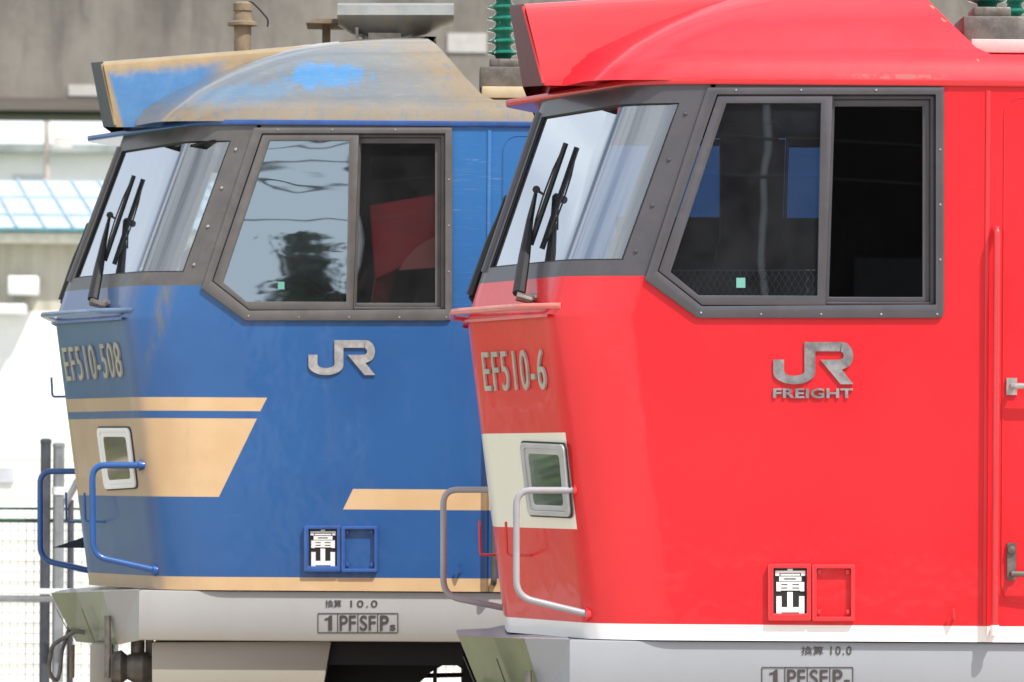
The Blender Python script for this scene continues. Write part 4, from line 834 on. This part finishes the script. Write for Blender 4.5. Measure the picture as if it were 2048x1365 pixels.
MB().box((xw0 - .3, -.45, L(60, 466, SY).z), (xw1 + .3, -.36, ze)).build('eave_gutter', plain('teal_gutter', (.10, .26, .30), .5), shed, smooth=0)
BROOF = plain('pale_blue_roof', (.46, .58, .68), .45, vary=.12, scale=.6, stretch=(.2, 1, 4)); SEAM = plain('blue_roof_seam', (.40, .50, .59), .5)
rf = MB(); rf.add([(xw0 - .3, -.4, ze), (xw1 + .3, -.4, ze), (xw1 + .3, 3.2, zrg), (xw0 - .3, 3.2, zrg), (xw1 + .3, 6.6, ze), (xw0 - .3, 6.6, ze)], [(0, 1, 2, 3), (3, 2, 4, 5)]); rfo = rf.build('roof', BROOF, shed, smooth=0)
sm = MB(); up_ = lambda t: (-.4 + 3.6 * t, ze + (zrg - ze) * t + .02)
for k in range(60):
    x0 = xw0 + k * .352; (ya, za), (yb2, zb2) = up_(0), up_(1); sm.tube([(x0, ya, za), (x0 - .62, yb2, zb2)], .016, 6)
for t in (.25, .62):
    y_, zz2 = up_(t); sm.tube([(xw0, y_, zz2), (xw1, y_, zz2)], .014, 6)
sm.build('seam', SEAM, rfo, smooth=0)
for x0, x1, y0, y1 in ((14, 74, 552, 590), (-25, 50, 608, 628)):
    a, b2 = L(x0, y1, SY - .4), L(x1, y0, SY - .4); ac = MB().box((a.x, -.45, a.z), (b2.x, -.02, b2.z)).build('air_conditioner', WHITE, shed, bevel=.02)

# ------------------------------------------------------------------ viaduct across the top
VY = 60.0; vz0 = at(100, 197, VY).z; via = empty('viaduct', (0, VY, -.18)); tag(via, 'stained grey concrete viaduct girder crossing behind the locomotives', 'viaduct')
def conc_mat():
    m, nt, b = new('stained_concrete', .9); v, x, y, z = coords(nt)
    n1 = noise(nt, v, .8, 8, .65, (1, 1, .55)); n2 = noise(nt, v, 1.8, 7, .7, (1.6, 1, .22), .6)
    c = mix(nt, rng(nt, n1, .32, .66), (.135, .120, .105), (.235, .215, .185))
    c = mix(nt, mth(nt, 'MULTIPLY', rng(nt, n2, .48, .70), .65), c, (.095, .085, .078))
    zz3 = mth(nt, 'MULTIPLY', rng(nt, z, vz0 + 1.6, vz0 + .3), .35); c = mix(nt, zz3, c, (.27, .245, .21))
    nt.links.new(c, b.inputs['Base Color']); bump(nt, b, noise(nt, v, 6, 6), .3, .03); return m
CONC = conc_mat(); zo = .18
MB().box((-60, 0, vz0 + zo), (70, 1.2, vz0 + 3.4)).build('girder', CONC, via, smooth=0)
fg = MB(); fg.box((-60, -.12, vz0 + zo - .07), (70, 1.25, vz0 + zo - .003)); fg.box((-60, -.25, vz0 + zo - .20), (70, 1.3, vz0 + zo - .073)); fg.build('bottom_flange', plain('dark_flange', (.12, .105, .09), .9, vary=.3, scale=1.5, stretch=(.2, 1, 1)), via, smooth=0)
dk2 = MB().box((-60, -.05, vz0 + zo - .27), (70, 1.2, vz0 + zo - .203)).build('drip_edge', plain('dark_green_edge', (.05, .055, .03), .9), via, smooth=0)  # thin dark green line along the underside
for b4 in ((893, 67, 972, 105), (135, 170, 215, 192)):
    a, b2 = at(b4[0], b4[3], VY - .03), at(b4[2], b4[1], VY - .03); pn = MB().box((a.x, -.03, a.z + zo), (b2.x, -.002, b2.z + zo)).build('repair_patch', plain('pale_patch', (.46, .44, .41), .8, vary=.08), via, smooth=0)
for xp in (-34, 14, 46): MB().box((xp - 1, .1, 0), (xp + 1, 1.1, vz0 + zo - .27)).build('pier', CONC, via, smooth=0)

# ------------------------------------------------------------------ far things under the girder
up = empty('utility_pole', (at(92, 300, 75).x, 75, -.18)); tag(up, 'thin brown utility pole standing behind the blue roofed shed', 'utility pole')
zt = at(92, 245, 75).z + .18; MB().tube([(0, 0, 0), (0, 0, zt + 2)], [.06, .05], 10).build('shaft', plain('weathered_pole', (.52, .46, .42), .8), up); MB().box((.12, -.2, at(92, 297, 75).z + .18), (.45, .1, at(92, 275, 75).z + .18)).build('transformer', plain('pale_transformer', (.7, .70, .68), .5), up)
LEAF = plain('far_foliage', (.06, .085, .06), .8, vary=.4, scale=1.2); BARK = plain('bark', (.15, .11, .08), .9)
BUSHLEAF = plain('bush_leaf', (.13, .24, .045), .6, vary=.4, scale=2)
def tree(x, y, h, r, name, label, squash=.8, n=900, group=None, lift=.62, core=False):
    t = empty(name, (x, y, -.18)); tag(t, label, 'tree', group)
    tk = MB(); tk.tube([(0, 0, 0), (.1, 0, h * .4), (0, .1, h * .75)], [h * .035, h * .026, h * .012], 8)
    for q in range(6):
        a = q * 1.05; tk.tube([(0, 0, h * (.35 + .05 * q)), (math.cos(a) * r * .5, math.sin(a) * r * .5, h * (.5 + .06 * q))], [h * .014, h * .005], 6)
    tk.build('trunk', BARK, t); cr_ = MB(); cl = []
    for q in range(16): a = random.uniform(0, 6.28); d = r * math.sqrt(random.random()) * .75; cl.append(Vector((d * math.cos(a), d * math.sin(a), h * lift + random.uniform(-1, 1) * h * .26)))
    for q in range(n):
        c = random.choice(cl); v = Vector((random.gauss(0, 1), random.gauss(0, 1), random.gauss(0, squash))) * r * .18; p = c + v
        s_ = random.uniform(.5, 1.1) * r * .075; a1 = Vector((random.uniform(-1, 1), random.uniform(-1, 1), random.uniform(-1, 1))).normalized(); a2 = a1.orthogonal().normalized()
        cr_.add([p - a1 * s_, p + a2 * s_ * .6, p + a1 * s_, p - a2 * s_ * .6], [(0, 1, 2, 3)])
    if core:
        for c in cl:
            k_ = [[c + Vector((math.cos(a) * math.cos(b_), math.sin(a) * math.cos(b_), math.sin(b_))) * r * (.26 + .05 * math.sin(3 * a + 5 * b_)) for a in [q * math.pi / 6 for q in range(12)]] for b_ in [-1.5, -.9, -.3, .3, .9, 1.5]]
            cr_.loft(k_, close=True)
    cr_.build('crown', BUSHLEAF if name == 'bush' else LEAF, t, smooth=0, recalc=False)
tree(at(178, 300, 110).x, 110, 10.2, 1.2, 'distant_tree', 'small dark tree far off between the pole and the blue locomotive')
tree(at(205, 360, 100).x, 100, 8.9, 1.1, 'distant_tree', 'low pale bush far off just above the shed roof')

# green bank left of the picture and the trees behind the photographer: both show only as reflections in paint and glass
for k, (x, y, h, r) in enumerate(((-13, 15, 3.6, 2.6), (-17, 22, 4.2, 3.0), (-13.5, 27, 3.8, 2.8), (-21, 31, 4.6, 3.2), (-10.5, 19, 2.4, 1.9))):
    tree(x, y, h, r, 'bush', ('rounded green bush on the grass bank beyond the left edge, %s') % ('nearest the locomotives', 'behind the nearest', 'beside the block wall end', 'farthest out', 'smallest of them')[k], n=1500, group='bushes on the grass bank', lift=.5)
st = empty('unseen_dark_building', (12, -62, -.18)); tag(st, 'tall dark brown building added unseen behind the photographer to darken the window reflections', 'building')  # unseen, added so the side windows reflect something dark
MB().box((-13.6, -6, 0), (16, 0, 10.5)).build('wall', plain('dark_brown_cladding', (.035, .03, .028), .8, vary=.3, scale=1), st, smooth=0)
MB().box((-14.4, -6.4, 10.5), (16.4, .5, 10.8)).build('roof', plain('dark_roof', (.04, .04, .045), .7), st, smooth=0)
for k in range(5): MB().box((-11 + k * 5.4, .002, 4.2), (-8.6 + k * 5.4, .05, 5.6)).build('window', plain('dim_window', (.06, .065, .07), .3), st, smooth=0)
tree(-1.75, -57, 6.9, 1.5, 'round_tree', 'small round tree behind the photographer at the corner of the dark building', n=5000, lift=.55, core=True)
for k in range(3):
    y = -22 - k * 1.5; z = 4.3 + k * .42
    w = MB(); w.tube([(-30 + q * 4, y, z + .25 * math.cos(q * .9)) for q in range(16)], .018, 6)
    tag(w.build('overhead_wire', BLACK, None), ('lowest', 'middle', 'topmost')[k] + ' of three overhead wires behind the photographer', 'wire', 'overhead wires behind the photographer')
lpst = empty('lamp_post', (2.95, -30, -.18)); tag(lpst, 'slim pale lamp post behind the photographer in front of the dark building', 'lamp post')
MB().tube([(0, 0, 0), (0, 0, 9)], .028, 12).build('shaft', plain('pale_post_paint', (.42, .46, .48), .5), lpst, smooth=60); MB().box((-.1, -.5, 8.9), (.1, .3, 9.05)).build('lamp_head', GALV, lpst, bevel=.02)
wbd = empty('white_building', (-6, 95, -.18)); tag(wbd, 'far white building with a grey eave line seen above the blue shed roof', 'building')
ez = at(60, 299, 95).z + .18
MB().box((-12, 0, 0), (12, 8, ez - .08)).build('wall', plain('white_render', (.88, .89, .90), .8, vary=.06, scale=.8), wbd, smooth=0)
MB().box((-12.3, -.4, ez - .08), (12.3, 8.3, ez + .10)).build('eave', plain('grey_eave', (.30, .33, .33), .7, vary=.4, scale=.7), wbd, smooth=0)
for k in range(6): MB().box((-7.6 + k * 2.1, -.02, ez - 1.0), (-6.9 + k * 2.1, -.002, ez - .55)).build('window', plain('pale_window', (.60, .63, .66), .3), wbd, smooth=0)
